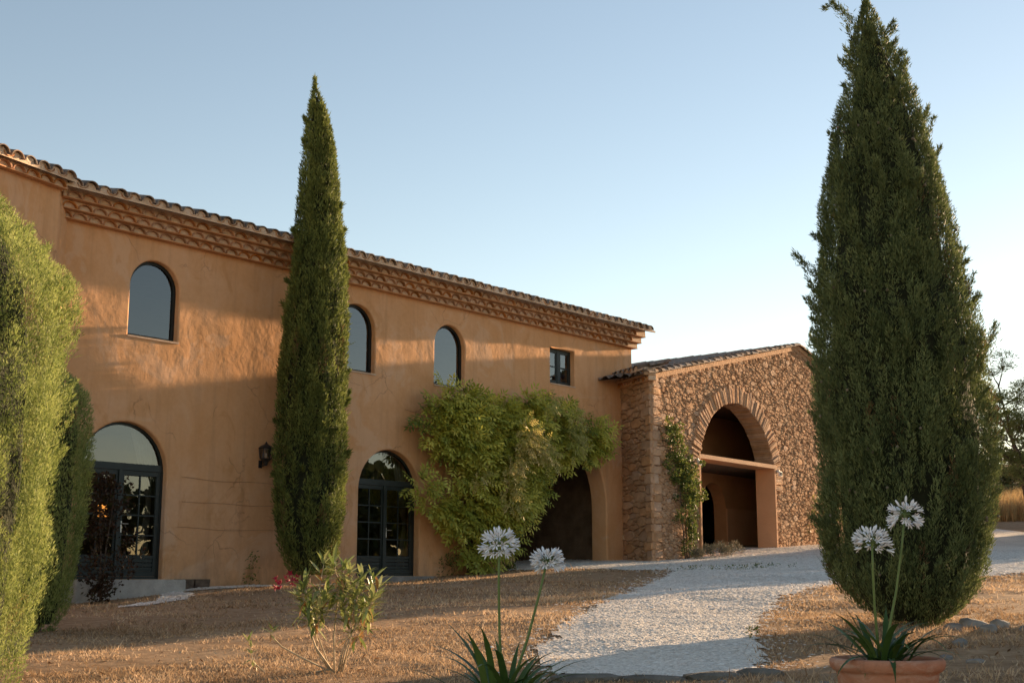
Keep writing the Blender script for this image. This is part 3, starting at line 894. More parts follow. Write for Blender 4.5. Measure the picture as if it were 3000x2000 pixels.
# steps
def step(x0, x1, out, z0, z1, mat, name, label):
    mb = MB(); n = 14
    bm = bmesh.new(); bmesh.ops.create_cube(bm, size=1)
    bmesh.ops.scale(bm, vec=(x1 - x0, out, z1 - z0), verts=bm.verts)
    bmesh.ops.translate(bm, vec=((x0 + x1)/2, -out/2 + 0.12, (z0 + z1)/2), verts=bm.verts)
    bmesh.ops.bevel(bm, geom=bm.edges[:], offset=0.015, segments=2, affect='EDGES')
    me = bpy.data.meshes.new(name); bm.to_mesh(me); bm.free(); me.materials.append(mat)
    o = link(name, me); o.location = (HO[0], HO[1], 0); o.rotation_euler = (0, 0, HANG)
    return tag(o, label, 'step')
step(0.45, 2.80, 0.62, -0.62, -0.025, M['concrete'], 'concrete_step', 'grey concrete step below the left arched glass door')
step(7.75, 9.95, 0.42, -0.5, 0.045, M['rock'], 'stone_threshold', 'rough stone threshold below the glass door beside the wisteria')
for i, (a, b, lab) in enumerate(((2.86, 3.14, 'dark low trough planter against the wall, next to the concrete step'), (3.20, 3.52, 'dark low trough planter against the wall, farther from the concrete step'))):
    t = MB(); z0 = -0.36; z1 = -0.02
    t.add([(a, -0.24, z0), (b, -0.24, z0), (b, -0.03, z0), (a, -0.03, z0), (a - 0.01, -0.26, z1), (b + 0.01, -0.26, z1), (b + 0.01, -0.02, z1), (a - 0.01, -0.02, z1),
           (a + 0.02, -0.23, z1), (b - 0.02, -0.23, z1), (b - 0.02, -0.05, z1), (a + 0.02, -0.05, z1), (a + 0.02, -0.23, z1 - 0.06), (b - 0.02, -0.23, z1 - 0.06), (b - 0.02, -0.05, z1 - 0.06), (a + 0.02, -0.05, z1 - 0.06)],
          [(0, 3, 2, 1), (0, 1, 5, 4), (1, 2, 6, 5), (2, 3, 7, 6), (3, 0, 4, 7), (4, 5, 9, 8), (5, 6, 10, 9), (6, 7, 11, 10), (7, 4, 8, 11), (8, 9, 13, 12), (9, 10, 14, 13), (10, 11, 15, 14), (11, 8, 12, 15), (12, 13, 14, 15)])
    tag(hw_obj(t, 'trough_planter', M['bark']), lab, 'planter', 'dark troughs at the wall foot')

# wall lantern
ln = empty('wall_lantern', hw(16.86, 0.0, 2.35), HANG); tag(ln, 'black six-sided wall lantern with glass panes beside the slim cypress', 'lantern')
def hexr(r, z, cy=-0.19): return [(r*math.cos(R(60*k + 30)), cy + r*math.sin(R(60*k + 30)), z) for k in range(6)]
def hexloft(levels):
    mb = MB()
    for r, z in levels: mb.v += hexr(r, z)
    for i in range(len(levels) - 1):
        for k in range(6):
            k2 = (k+1) % 6; mb.f.append((i*6+k, i*6+k2, (i+1)*6+k2, (i+1)*6+k))
    mb.f.append(tuple(range(6))[::-1]); mb.f.append(tuple((len(levels)-1)*6 + k for k in range(6)))
    return mb
hexloft([(0.155, 0.335), (0.165, 0.35), (0.12, 0.39), (0.06, 0.42), (0.03, 0.44), (0.02, 0.465), (0.005, 0.49)]).obj('cap', M['metal'], ln)
hexloft([(0.03, -0.02), (0.045, 0.0), (0.06, 0.06), (0.115, 0.115), (0.125, 0.13)]).obj('base', M['metal'], ln)
fr = MB()
for k in range(6):
    a = hexr(0.122, 0.13)[k]; b = hexr(0.148, 0.335)[k]; fr.tube([a, b], 0.009, 5)
fr.obj('frame_bars', M['metal'], ln)
A6, B6 = hexr(0.118, 0.13), hexr(0.144, 0.335)
for k in range(6):
    k2 = (k+1) % 6; MB().add([A6[k], A6[k2], B6[k2], B6[k]], [(0, 1, 2, 3)]).obj('pane', M['glass'], ln)
MB().tube([(0, 0, 0.02), (0, -0.10, -0.02), (0, -0.19, 0.0)], 0.014, 8).box(-0.04, 0.04, -0.02, 0.0, -0.06, 0.10).obj('bracket', M['metal'], ln)
MB().tube([(0, -0.19, 0.13), (0, -0.19, 0.24)], 0.022, 8).obj('bulb', M['white_metal'], ln)

# ------------------------------------------------------------------ barn
barn = empty('stone_barn', (BO[0], BO[1], 0), BANG)
tag(barn, 'rubble stone barn with a tall arched entrance and tiled gable roof', 'barn')
BA = (4.93, 2.43, 0.2, 2.9, True)
RK0, RKP, RKU = 5.58, 7.72, 9.41
def rake(x): return RK0 + (RKP - RK0)*x/RKU if x <= RKU else RKP - (RKP - RK0)*(x - RKU)/RKU
XB = 2*RKU
bw_ = MB()
wall_mesh(bw_, [(0, -1), (XB, -1), (XB, RK0), (RKU, RKP), (0, RK0)], [outline(BA[0], BA[1], BA[2], BA[3], 0.02, ob=0)], y=0.03)
bw_.add([(XB, 0.03, -1), (XB, 12, -1), (XB, 12, RK0), (XB, 0.03, RK0)], [(0, 1, 2, 3)])
bw_.obj('wall', M['joint'], barn)

def clip(poly, px, py, nx_, ny_):
    """keep the side where (p - (px,py)).(n) <= 0"""
    out = []
    m = len(poly)
    for i in range(m):
        a = poly[i]; b = poly[(i+1) % m]
        da = (a[0]-px)*nx_ + (a[1]-py)*ny_; db = (b[0]-px)*nx_ + (b[1]-py)*ny_
        if da <= 0: out.append(a)
        if (da < 0) != (db < 0):
            t = da/(da - db); out.append((a[0] + t*(b[0]-a[0]), a[1] + t*(b[1]-a[1])))
    return out

def cells(sites, ax, bound, extra):
    """power-diagram cells (stretched by ax along x); sites are (x, z, r); extra sites only limit the others"""
    S = np.array([q[:2] for q in sites] + [q[:2] for q in extra], float); T = S/np.array([ax, 1.0])
    Wt = np.array([q[2] for q in sites] + [0.06]*len(extra))**2
    res = []
    for i in range(len(sites)):
        d = ((T - T[i])**2).sum(1)
        nb = np.argpartition(d - Wt, 30)[:30]; nb = nb[np.argsort(d[nb])]
        poly = [((p[0])/ax, p[1]) for p in bound]
        for j in nb:
            if j == i: continue
            f = 0.5 + (Wt[i] - Wt[j])/(2*d[j] + 1e-9)
            mx, my = T[i] + (T[j] - T[i])*f; nx_, ny_ = T[j] - T[i]
            poly = clip(poly, mx, my, nx_, ny_)
            if len(poly) < 3: break
        if len(poly) >= 3: res.append((i, [(p[0]*ax, p[1]) for p in poly]))
    return res

def darts(x0, x1, z0, z1, ax, sizes, inside, tries):
    """uneven stones thrown one by one, large first"""
    pts = np.zeros((0, 3))
    out = []
    for (r0, r1, n) in sizes:
        for _ in range(n):
            x, z, r = random.uniform(x0, x1), random.uniform(z0, z1), random.uniform(r0, r1)
            if not inside((x, z)): continue
            if len(out):
                if out[-1] is not None and len(pts) != len(out): pts = np.array(out)
                d = np.hypot((pts[:, 0] - x)/ax, pts[:, 1] - z)
                if np.any(d < 0.80*(pts[:, 2] + r)): continue
            out.append((x, z, r)); pts = np.array(out) if len(out) < 3 else np.vstack([pts, (x, z, r)])
    return out

def area(p): return 0.5*abs(sum(p[i][0]*p[(i+1) % len(p)][1] - p[(i+1) % len(p)][0]*p[i][1] for i in range(len(p))))

def stone_geo(poly, gap, proud, base=0.05):
    cx = sum(p[0] for p in poly)/len(poly); cz = sum(p[1] for p in poly)/len(poly)
    # drop tiny edges, round and roughen
    q = []
    for i, p in enumerate(poly):
        a = poly[i-1]
        if (p[0]-a[0])**2 + (p[1]-a[1])**2 > 0.0006: q.append(p)
    if len(q) < 3: return None
    r = []
    m = len(q)
    for i in range(m):                       # cut corners once
        a, b, c = q[i-1], q[i], q[(i+1) % m]
        k = random.uniform(0.04, 0.16)
        r.append((b[0] + (a[0]-b[0])*k, b[1] + (a[1]-b[1])*k)); r.append((b[0] + (c[0]-b[0])*k, b[1] + (c[1]-b[1])*k))
    r = [(p[0] + random.gauss(0, 0.006), p[1] + random.gauss(0, 0.006)) for p in r]
    m = len(r)
    A, B_, T = [], [], []
    for p in r:
        dx, dz = p[0]-cx, p[1]-cz; L = math.hypot(dx, dz) + 1e-6
        g = max(0.3, 1 - gap*random.uniform(0.6, 1.4)/L)
        A.append((cx + dx*g, base, cz + dz*g)); B_.append((cx + dx*g, -proud*random.uniform(0.35, 0.7), cz + dz*g))
        g2 = max(0.15, g - 0.022/L)
        T.append((cx + dx*g2, -proud*random.uniform(0.85, 1.15), cz + dz*g2))
    vs = A + B_ + T + [(cx, -proud*random.uniform(0.95, 1.3), cz)]
    fs = []
    for i in range(m):
        j = (i+1) % m
        fs.append((i, j, m+j, m+i)); fs.append((m+i, m+j, 2*m+j, 2*m+i)); fs.append((2*m+i, 2*m+j, 3*m))
    return vs, fs, (cx, cz)

def rubble(part_parent, sites, ax, bound, extra, clipper, frame, n_single, score, gap=(0.003, 0.007), proud=(0.010, 0.042), name='stone'):
    o, ang = frame
    cs = []
    for i, poly in cells(sites, ax, bound, extra):
        poly = clipper(sites[i], poly)
        if len(poly) < 3 or area(poly) < 0.0022: continue
        cs.append((score(sites[i], area(poly)), poly))
    cs.sort(key=lambda q: -q[0])
    bulk = MB(); tone = []
    for k, (sc, poly) in enumerate(cs):
        g = stone_geo(poly, random.uniform(*gap), random.uniform(*proud))
        if g is None: continue
        vs, fs, c = g
        if k < n_single:
            c3 = xf([(c[0], 0, c[1])], o, ang)[0]
            mb = MB().add([(v[0]-c[0], v[1], v[2]-c[1]) for v in vs], fs)
            mb.obj(name, M['stone'], part_parent, loc=c3, rot=(0, 0, ang))
        else:
            bulk.add(xf(vs, o, ang), fs); tone += [random.random()]*len(vs)
    me = bulk.mesh('small_stones', M['rubble'])
    a = me.attributes.new('tone', 'FLOAT', 'POINT'); a.data.foreach_set('value', tone)
    ob = link('small_stones', me, part_parent); ob['kind'] = 'stuff'

def jitter_sites(x0, x1, z0, z1, dx, dz, inside, j=0.36, sizes=True):
    out = []
    row = 0; z = z0
    while z < z1:
        x = x0 + (dx*0.5 if row % 2 else 0)
        while x < x1:
            s = random.uniform(0.75, 1.5) if sizes else 1
            p = (x + random.uniform(-j, j)*dx, z + random.uniform(-j, j)*dz + 0.05*math.sin(x*1.7))
            if inside(p) and random.random() > 0.10: out.append(p)
            x += dx*s
        z += dz; row += 1
    return out
VR = 0.52
def gable_ok(p):
    x, z = p
    if not (0.30 < x < XB - 0.02 and -0.2 < z < rake(x) - 0.10): return False
    cx, h, zb, zs, _ = BA
    if z > zs and math.hypot(x - cx, z - zs) < h + VR - 0.05: return False
    if z <= zs and abs(x - cx) < h + 0.02: return False
    return True
def density_sites():
    near = darts(0.05, 12.2, 0.3, 7.7, 1.75, [(0.085, 0.12, 70), (0.06, 0.085, 700), (0.042, 0.06, 4000), (0.028, 0.042, 10000), (0.018, 0.028, 14000)], gable_ok, 0)
    far = [(x, z, 0.09) for x, z in jitter_sites(12.3, XB, 0.3, 7.7, 0.30, 0.18, gable_ok)]
    return near + far
ring_extra = [(BA[0] + (BA[1] + VR*0.55)*math.cos(math.pi*k/60), BA[3] + (BA[1] + VR*0.55)*math.sin(math.pi*k/60)) for k in range(61)]
ring_extra += [(BA[0] + s*(BA[1] - 0.09), 0.3 + k*0.12) for s in (-1, 1) for k in range(22)]
def gable_clip(site, poly):
    cx, h, zb, zs, _ = BA
    if site[1] < zs + 0.1:
        if site[0] < cx: poly = clip(poly, cx - h - 0.005, 0, 1, 0)
        else: poly = clip(poly, cx + h + 0.005, 0, -1, 0)
    return poly
bound = [(0.0, -0.3), (XB, -0.3), (XB, RK0 - 0.04), (RKU, RKP - 0.04), (0.0, RK0 - 0.04)]
rubble(barn, density_sites(), 1.75, bound, ring_extra, gable_clip, ((0, 0), 0.0), 180,
       lambda s, a: a/(1 + 0.05*s[0])**2*(1 if s[0] < 11 else 0.05))
# larger dressed stones up the corner, alternating long and short
def quoins():
    random.seed(77)
    z = 0.25; k = 0
    FLq = (0.85, 1.53); ang = math.atan2(-1.53, -0.85); L = math.hypot(0.85, 1.53)
    while z < 5.40:
        h = min(random.uniform(0.15, 0.30), 5.46 - z)
        lg = random.uniform(0.38, 0.52) if k % 2 else random.uniform(0.24, 0.34)
        lf_ = random.uniform(0.24, 0.34) if k % 2 else random.uniform(0.36, 0.52)
        j = lambda: random.uniform(-0.012, 0.012)
        for (poly, frame) in (([(0.0, z + 0.004), (lg + j(), z + 0.004 + j()), (lg + j(), z + h + j()), (0.0, z + h)], ((0, 0), 0.0)),
                              ([(L - lf_ + j(), z + 0.004), (L + 0.01, z + 0.004), (L + 0.01, z + h), (L - lf_ + j(), z + h + j())], (FLq, ang))):
            g = stone_geo(poly, random.uniform(0.004, 0.008), random.uniform(0.045, 0.07))
            if g is None: continue
            vs, fs, c = g
            c3 = xf([(c[0], 0, c[1])], *frame)[0]
            MB().add([(v[0]-c[0], v[1], v[2]-c[1]) for v in vs], fs).obj('stone', M['stone'], barn, loc=c3, rot=(0, 0, frame[1]))
        z += h; k += 1
quoins()
# voussoirs: thin radial stones of the arch, reaching through the wall
vs_par = MB().box(BA[0] - 0.05, BA[0] + 0.05, 0.2, 0.25, BA[3] + BA[1] + 0.2, BA[3] + BA[1] + 0.3).obj('arch', M['joint'], barn)
t = -0.06
while t < math.pi + 0.05:
    dt = random.uniform(0.016, 0.042)
    r0 = BA[1] - random.uniform(0.0, 0.03); r1 = BA[1] + VR*random.uniform(0.82, 1.12)
    pr = -random.uniform(0.03, 0.075); dp = 0.56
    g = 0.005
    def pt(r, a, y): return (BA[0] + r*math.cos(a), y, BA[3] + r*math.sin(a))
    a0, a1 = t + g/2, t + dt - g/2
    j = random.uniform(-0.012, 0.012)
    V8 = [pt(r0, a0, pr), pt(r0, a1, pr), pt(r1, a1 + j, pr), pt(r1, a0 + j, pr), pt(r0, a0, dp), pt(r0, a1, dp), pt(r1, a1, 0.06), pt(r1, a0, 0.06)]
    fr8 = [pt(r0 + 0.02, a0 + 0.003, pr - 0.012), pt(r0 + 0.02, a1 - 0.003, pr - 0.012), pt(r1 - 0.03, a1 - 0.003 + j, pr - 0.012), pt(r1 - 0.03, a0 + 0.003 + j, pr - 0.012)]
    mb = MB().add(V8 + fr8, [(4, 5, 1, 0), (1, 5, 6, 2), (2, 6, 7, 3), (0, 3, 7, 4), (0, 1, 9, 8), (1, 2, 10, 9), (2, 3, 11, 10), (3, 0, 8, 11), (8, 9, 10, 11)])
    mb.obj('voussoir', M['stone'], vs_par)
    t += dt
# flank wall to the house
FL = ((0.85, 1.53), math.atan2(-1.53, -0.85)); FLL = math.hypot(0.85, 1.53)
MB().add(xf([(-0.7, 0.03, -1), (FLL, 0.03, -1), (FLL, 0.03, 5.5), (-0.7, 0.03, 5.5)], *FL), [(0, 1, 2, 3)]).obj('flank_wall', M['joint'], barn)
rubble(barn, darts(-0.6, FLL, 0.1, 5.5, 2.1, [(0.10, 0.15, 60), (0.06, 0.10, 400), (0.035, 0.06, 1600)], lambda p: p[0] < FLL - 0.02, 0), 2.1, [(-0.7, 0.0), (FLL + 0.02, 0.0), (FLL + 0.02, 5.47), (-0.7, 5.47)], [], lambda s, p: p, FL, 45,
       lambda s, a: a*(1 if s[0] > 0 else 0.01), gap=(0.007, 0.014), proud=(0.02, 0.065))
# corner stones, verge mortar
vm = MB()
for (xa, xb) in ((-0.12, RKU), (RKU, XB + 0.12)):
    za, zb_ = rake(max(0, xa)) - (0.03 if xa < 0 else 0), rake(min(XB, xb)) - (0.03 if xb > XB else 0)
    hgt = 0.13 if xa < RKU else 0.10
    vm.add([(xa, -0.055, za - hgt*0.75), (xb, -0.055, zb_ - hgt*0.75), (xb, -0.075, zb_ + 0.04), (xa, -0.075, za + 0.04), (xa, 0.2, za + 0.04), (xb, 0.2, zb_ + 0.04), (xa, 0.1, za - hgt*0.75), (xb, 0.1, zb_ - hgt*0.75)],
           [(0, 1, 2, 3), (3, 2, 5, 4), (0, 6, 7, 1), (0, 3, 4, 6), (1, 7, 5, 2)])
vm.obj('verge_mortar', M['verge'], barn)
sl = (RKP - RK0)/RKU
rfm = MB()
vs, fs = [], []
nn = 12*10
for xx in (-0.30, RKU, XB + 0.30):
    zz = rake(RKU) if xx == RKU else RK0 - 0.30*sl
    for i in range(nn + 1):
        yy = 0.0 + 12.0*i/nn
        vs.append((xx, yy, zz + 0.10 + 0.055*math.cos(i/10*2*math.pi*3)))
for j in range(2):
    for i in range(nn): fs.append((j*(nn+1)+i, (j+1)*(nn+1)+i, (j+1)*(nn+1)+i+1, j*(nn+1)+i+1))
rfm.add(vs, fs)
rfm.add([(-0.3, -0.06, RK0 - 0.3*sl + 0.02), (RKU, -0.06, RKP + 0.04), (RKU, 12, RKP + 0.04), (-0.3, 12, RK0 - 0.3*sl + 0.02), (XB + 0.3, -0.06, RK0 - 0.3*sl + 0.02), (XB + 0.3, 12, RK0 - 0.3*sl + 0.02)], [(0, 1, 2, 3), (1, 4, 5, 2)])
brf = rfm.obj('roof', M['old_tile'], barn)
def verge_tile(aw, L):
    m = arc_shell(aw, 0.085, 0.016, 0.0, L, 0.0, taper=0.84)
    m.v = [(v[1], -v[0], v[2]) for v in m.v]           # axis along +x (uphill)
    return m
TV = verge_tile(0.105, 0.46).mesh('tile', M['old_tile'])
L_ = 0.355
for side in (-1, 1):
    x = -0.34
    while x < RKU - 0.12:
        for row, y in ((0, -0.05), (1, 0.22)):
            z = RK0 + sl*x + 0.075 + random.uniform(-0.008, 0.012)
            if side < 0: link('tile', TV, brf, (x, y + random.uniform(-0.012, 0.012), z), (random.uniform(-0.08, 0.08), -math.atan(sl) + 0.055 + random.uniform(-0.02, 0.02), random.uniform(-0.04, 0.04)))
            elif row == 0: link('tile', TV, brf, (XB - x, y + random.uniform(-0.012, 0.012), z), (random.uniform(-0.08, 0.08), -math.atan(sl) + 0.055, math.pi + random.uniform(-0.04, 0.04)))
        x += L_*math.cos(math.atan(sl))
# flank cornice and eave
genoise(barn, [(5.42, 0.145, 0.13), (5.565, 0.14, 0.26)], -0.55, FLL + 0.12, FL, pitch=0.29)
eaves(barn, 5.72, 0.40, -0.55, FLL + 0.16, 0.35, FL, slope=0.24, pitch=0.28, name='flank_roof')
# entrance: lintel beam, plaster jambs, room behind
xl, xr = BA[0] - BA[1], BA[0] + BA[1]
MB().box(xl - 0.03, xr + 0.05, -0.085, 0.62, 3.45, 3.57).obj('beam', M['wood'], barn)
MB().box(xr - 0.07, xr + 0.02, -0.075, 0.60, 0.3, 3.449).obj('jamb', M['barn_plaster'], barn)
MB().box(xl - 0.02, xl + 0.06, -0.075, 0.60, 0.3, 3.449).obj('jamb', M['barn_plaster'], barn)
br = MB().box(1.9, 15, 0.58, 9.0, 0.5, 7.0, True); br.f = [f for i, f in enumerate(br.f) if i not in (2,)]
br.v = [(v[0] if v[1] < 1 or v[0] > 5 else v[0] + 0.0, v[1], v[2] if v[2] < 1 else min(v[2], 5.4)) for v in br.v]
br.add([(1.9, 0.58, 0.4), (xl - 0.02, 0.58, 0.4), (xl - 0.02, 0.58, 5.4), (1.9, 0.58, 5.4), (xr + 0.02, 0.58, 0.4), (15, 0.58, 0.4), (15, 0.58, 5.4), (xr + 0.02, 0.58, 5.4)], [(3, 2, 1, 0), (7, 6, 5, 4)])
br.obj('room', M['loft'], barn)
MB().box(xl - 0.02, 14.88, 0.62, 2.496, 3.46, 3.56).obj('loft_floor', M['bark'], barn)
iw = MB()
INA = (7.88, 0.83, 0.5, 2.33)
wall_mesh(iw, [(1.9, 0.3), (14.9, 0.3), (14.9, 5.39), (1.9, 5.39)], [outline(*INA)], y=2.5)
sweep(iw, [[(p[0], 2.5, p[1]) for p in outline(*INA)], [(p[0], 2.95, p[1]) for p in outline(*INA)]])
iw.obj('inner_wall', M['barn_int'], barn)
MB().box(INA[0] + INA[1] + 0.01, 14.8, 2.44, 2.498, 0.4, 2.33).obj('wainscot', M['barn_plaster'], barn)
# small white floodlights at the ends of the beam
for x, lab in ((xl - 0.16, 'small white floodlight at the left end of the barn beam'), (xr + 0.17, 'small white floodlight at the right end of the barn beam')):
    pw = BO + x*BG - 0.09*BI
    fl = empty('floodlight', (pw[0], pw[1], 3.33), BANG); tag(fl, lab, 'floodlight', 'floodlights on the barn beam')
    MB().box(-0.08, 0.08, -0.10, -0.04, -0.10, 0.04).obj('housing', M['white_metal'], fl)
    MB().box(-0.065, 0.065, -0.108, -0.101, -0.085, 0.025).obj('lens', M['glass'], fl)
    MB().box(-0.015, 0.015, -0.04, 0.10, 0.0, 0.10).obj('bracket', M['white_metal'], fl)

# ------------------------------------------------------------------ cypresses
def cypress(name, label, cx, cy, prof, n_plumes, per, mat, plume=(0.32, 0.62), prad=(0.055, 0.10), L=(0.045, 0.085), W=(0.010, 0.018), core=0.80, group='cypress trees', depth_k=1.0, extra=(), lumpy=0.05, gapcut=-0.62, wisps=0):
    """prof: (z, xleft, xright) silhouette in world metres at the trunk's distance"""
    prof = sorted(prof)
    zs = np.array([p[0] for p in prof]); xl_ = np.array([p[1] for p in prof]); xr_ = np.array([p[2] for p in prof])
    z0 = float(zs[0])
    gz = float(G(cx, cy))
    t = empty(name, (cx, cy, gz)); tag(t, label, 'cypress', group)
    def cen(z): return np.interp(z, zs, (xl_ + xr_)/2) - cx
    def rad(z): return np.interp(z, zs, (xr_ - xl_)/2)
    # trunk
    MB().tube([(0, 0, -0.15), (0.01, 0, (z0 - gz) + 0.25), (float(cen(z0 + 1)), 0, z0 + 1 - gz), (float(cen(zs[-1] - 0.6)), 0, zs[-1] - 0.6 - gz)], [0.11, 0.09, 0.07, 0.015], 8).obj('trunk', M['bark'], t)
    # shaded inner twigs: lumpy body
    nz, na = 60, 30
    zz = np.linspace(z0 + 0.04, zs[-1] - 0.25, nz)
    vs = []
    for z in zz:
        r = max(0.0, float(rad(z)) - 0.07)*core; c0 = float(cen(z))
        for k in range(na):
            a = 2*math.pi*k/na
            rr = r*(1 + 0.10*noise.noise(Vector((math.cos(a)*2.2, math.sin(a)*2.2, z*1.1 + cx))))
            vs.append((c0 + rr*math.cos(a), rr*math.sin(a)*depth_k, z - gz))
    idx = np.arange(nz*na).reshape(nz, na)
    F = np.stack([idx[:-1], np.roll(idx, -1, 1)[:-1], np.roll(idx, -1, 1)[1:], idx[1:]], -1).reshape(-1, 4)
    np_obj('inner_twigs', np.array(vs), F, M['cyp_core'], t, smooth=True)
    # upright plumes of sprays
    zc = np.linspace(z0, zs[-1], 400); wgt = rad(zc) + 0.03; cdf = np.cumsum(wgt)/wgt.sum()
    pz = np.interp(rng.uniform(size=n_plumes), cdf, zc)
    pa = rng.uniform(0, 2*np.pi, n_plumes)
    ph = rng.uniform(plume[0], plume[1], n_plumes)
    pr = rng.uniform(prad[0], prad[1], n_plumes)
    ptone = np.clip(rng.normal(0.5, 0.24, n_plumes), 0.02, 0.98)
    lump = vnoise(pa*1.9, pz*0.9, 1.0, 11 + int(abs(cx)*7))
    lump2 = vnoise(pa*4.3, pz*2.6, 1.0, 5 + int(abs(cy)*3))
    pin = rng.uniform(0.88, 0.99, n_plumes) + lumpy*lump + 0.7*lumpy*lump2
    # crevices between the branches, where the shaded inside shows
    crev = vnoise(pa*3.6 + 0.3*np.sin(pz*2.1), pz*1.25, 1.0, 21 + int(abs(cx)*5)) + 0.5*vnoise(pa*9.0, pz*3.0, 1.0, 8)
    ok = np.where(crev > gapcut)[0]
    pin = pin - 0.10*np.clip(gapcut + 0.25 - crev, 0, 0.25)/0.25
    dead = rng.uniform(size=n_plumes) < 0.012
    ptone[dead] = -1
    i = np.repeat(ok, per)
    n = len(i)
    s = rng.beta(1.3, 1.2, n)                              # height within the plume
    fat = np.sin(np.pi*np.clip(s*0.85 + 0.15, 0, 1))**0.7
    z = pz[i] + (s - 0.45)*ph[i]
    z = np.clip(z, z0 - 0.05, zs[-1] + 0.18)
    r0 = np.maximum(rad(z)*pin[i] - pr[i]*0.6 + 0.06*s*np.clip(rad(z)/0.4, 0, 1), 0.008) 
    a2 = rng.uniform(0, 2*np.pi, n); q = np.sqrt(rng.uniform(0.15, 1, n))*pr[i]*fat*np.clip(r0/0.25, 0.25, 1)
    ca, sa = np.cos(pa[i]), np.sin(pa[i])
    off_r = q*np.cos(a2); off_t = q*np.sin(a2)
    px = cen(z) + (r0 + off_r)*ca - off_t*sa
    py = ((r0 + off_r)*sa + off_t*ca)*depth_k
    P = np.stack([px, py, z - gz], -1)
    outw = np.stack([ca*np.cos(a2)*1.0 - sa*np.sin(a2), sa*np.cos(a2) + ca*np.sin(a2), np.zeros(n)], -1)
    D = outw*rng.uniform(0.15, 0.75, (n, 1)) + np.stack([0.25*ca, 0.25*sa, rng.uniform(0.6, 1.2, n)], -1) + 0.25*rng.normal(size=(n, 3))
    Lr = rng.uniform(L[0], L[1], n); Wr = rng.uniform(W[0], W[1], n)
    stray = rng.uniform(size=n) < 0.008
    Lr[stray] *= 2.4
    V, F = blades(P, D, rand_dirs(n), Lr, Wr)
    tone = np.where(ptone[i] < 0, 1.0, np.clip(ptone[i] + rng.normal(0, 0.13, n) + 0.50*(s - 0.5), 0, 0.93))  # sprays get paler from each plume's base to its tip
    Vs, Fs, Ts = [V], [F], [np.repeat(tone, 4)]
    base = len(V)
    extra = list(extra)
    for k in range(wisps):
        z_ = random.uniform(z0 + 0.4, zs[-1] - 0.5); a_ = random.uniform(0, 2*math.pi); r_ = float(rad(z_)); c_ = float(cen(z_)) + cx
        o_ = random.uniform(0.02, 0.11); u_ = random.uniform(0.08, 0.26)
        extra.append(((c_ + r_*0.93*math.cos(a_), cy + r_*0.93*math.sin(a_), z_), (c_ + (r_ + o_)*math.cos(a_), cy + (r_ + o_)*math.sin(a_), z_ + u_), random.uniform(0.014, 0.030), 130))
    # side branches that stick out of the silhouette: (x, y, z from, x, y, z to, radius)
    for (a, b, rr, m) in extra:
        a = np.array(a) - np.array((cx, cy, gz)); b = np.array(b) - np.array((cx, cy, gz))
        u_ = rng.beta(1.2, 1.0, m)[:, None]
        Pb = a + (b - a)*u_ + rng.normal(size=(m, 3))*rr*(1.1 - 0.75*u_)
        Db = (b - a)/np.linalg.norm(b - a) + 0.55*rng.normal(size=(m, 3)) + np.array((0, 0, 0.45))
        Vb, Fb = blades(Pb, Db, rand_dirs(m), rng.uniform(L[0], L[1]*1.3, m), rng.uniform(W[0], W[1], m))
        Vs.append(Vb); Fs.append(Fb + base); base += len(Vb); Ts.append(np.repeat(np.clip(rng.normal(0.5, 0.2, m), 0, 1), 4))
    np_obj('foliage', np.concatenate(Vs), np.concatenate(Fs), mat, t, tone=np.concatenate(Ts), kind=None)
    return t, (cen, rad, gz)

thin_p = [(9.95, -4.12, -4.03), (9.47, -4.19, -3.81), (8.54, -4.23, -3.63), (7.61, -4.31, -3.51), (6.61, -4.35, -3.4), (5.8, -4.43, -3.32), (4.91, -4.51, -3.3), (4.04, -4.6, -3.28), (3.17, -4.61, -3.26), (2.31, -4.62, -3.26), (1.47, -4.61, -3.3), (0.64, -4.52, -3.34), (0.1, -4.27, -3.44)]
big_p = [(6.62, 4.09, 4.16), (6.07, 3.92, 4.34), (5.53, 3.84, 4.54), (5.01, 3.69, 4.68), (4.49, 3.59, 4.8), (3.98, 3.52, 4.92), (3.48, 3.45, 4.96), (2.98, 3.4, 5.07), (2.49, 3.37, 5.18), (2.0, 3.35, 5.18), (1.52, 3.34, 5.26), (1.05, 3.37, 5.23), (0.58, 3.37, 5.15), (0.12, 3.41, 5.06), (-0.1, 3.5, 4.94), (-0.33, 3.7, 4.74), (-0.48, 3.99, 4.54)]
A_p = [(3.95, -4.71, -4.6), (3.29, -5.03, -4.30), (3.14, -5.08, -4.14), (2.89, -5.17, -3.95), (2.67, -5.22, -3.74), (2.34, -5.26, -3.56), (2.02, -5.23, -3.51), (1.63, -5.19, -3.5), (1.11, -5.11, -3.49), (0.76, -5.04, -3.5), (0.42, -4.98, -3.53), (0.09, -4.91, -3.56), (-0.24, -4.81, -3.61), (-0.57, -4.72, -3.67), (-0.79, -4.63, -3.7)]
B_p = [(2.55, -6.0, -5.6), (2.25, -6.2, -5.29), (1.71, -6.27, -5.21), (1.18, -6.28, -5.22), (0.66, -6.24, -5.24), (0.14, -6.15, -5.29), (-0.37, -6.01, -5.36), (-0.58, -5.89, -5.47)]
cypress('cypress_tree', 'slim pencil-shaped cypress standing before the house wall beside the lantern', -4.26, 26.66, [(z*1.075, a*1.075, b*1.075) for z, a, b in thin_p], 1500, 72, M['cyp'], (0.45, 0.9), (0.05, 0.10), (0.06, 0.11), (0.014, 0.026), wisps=70)
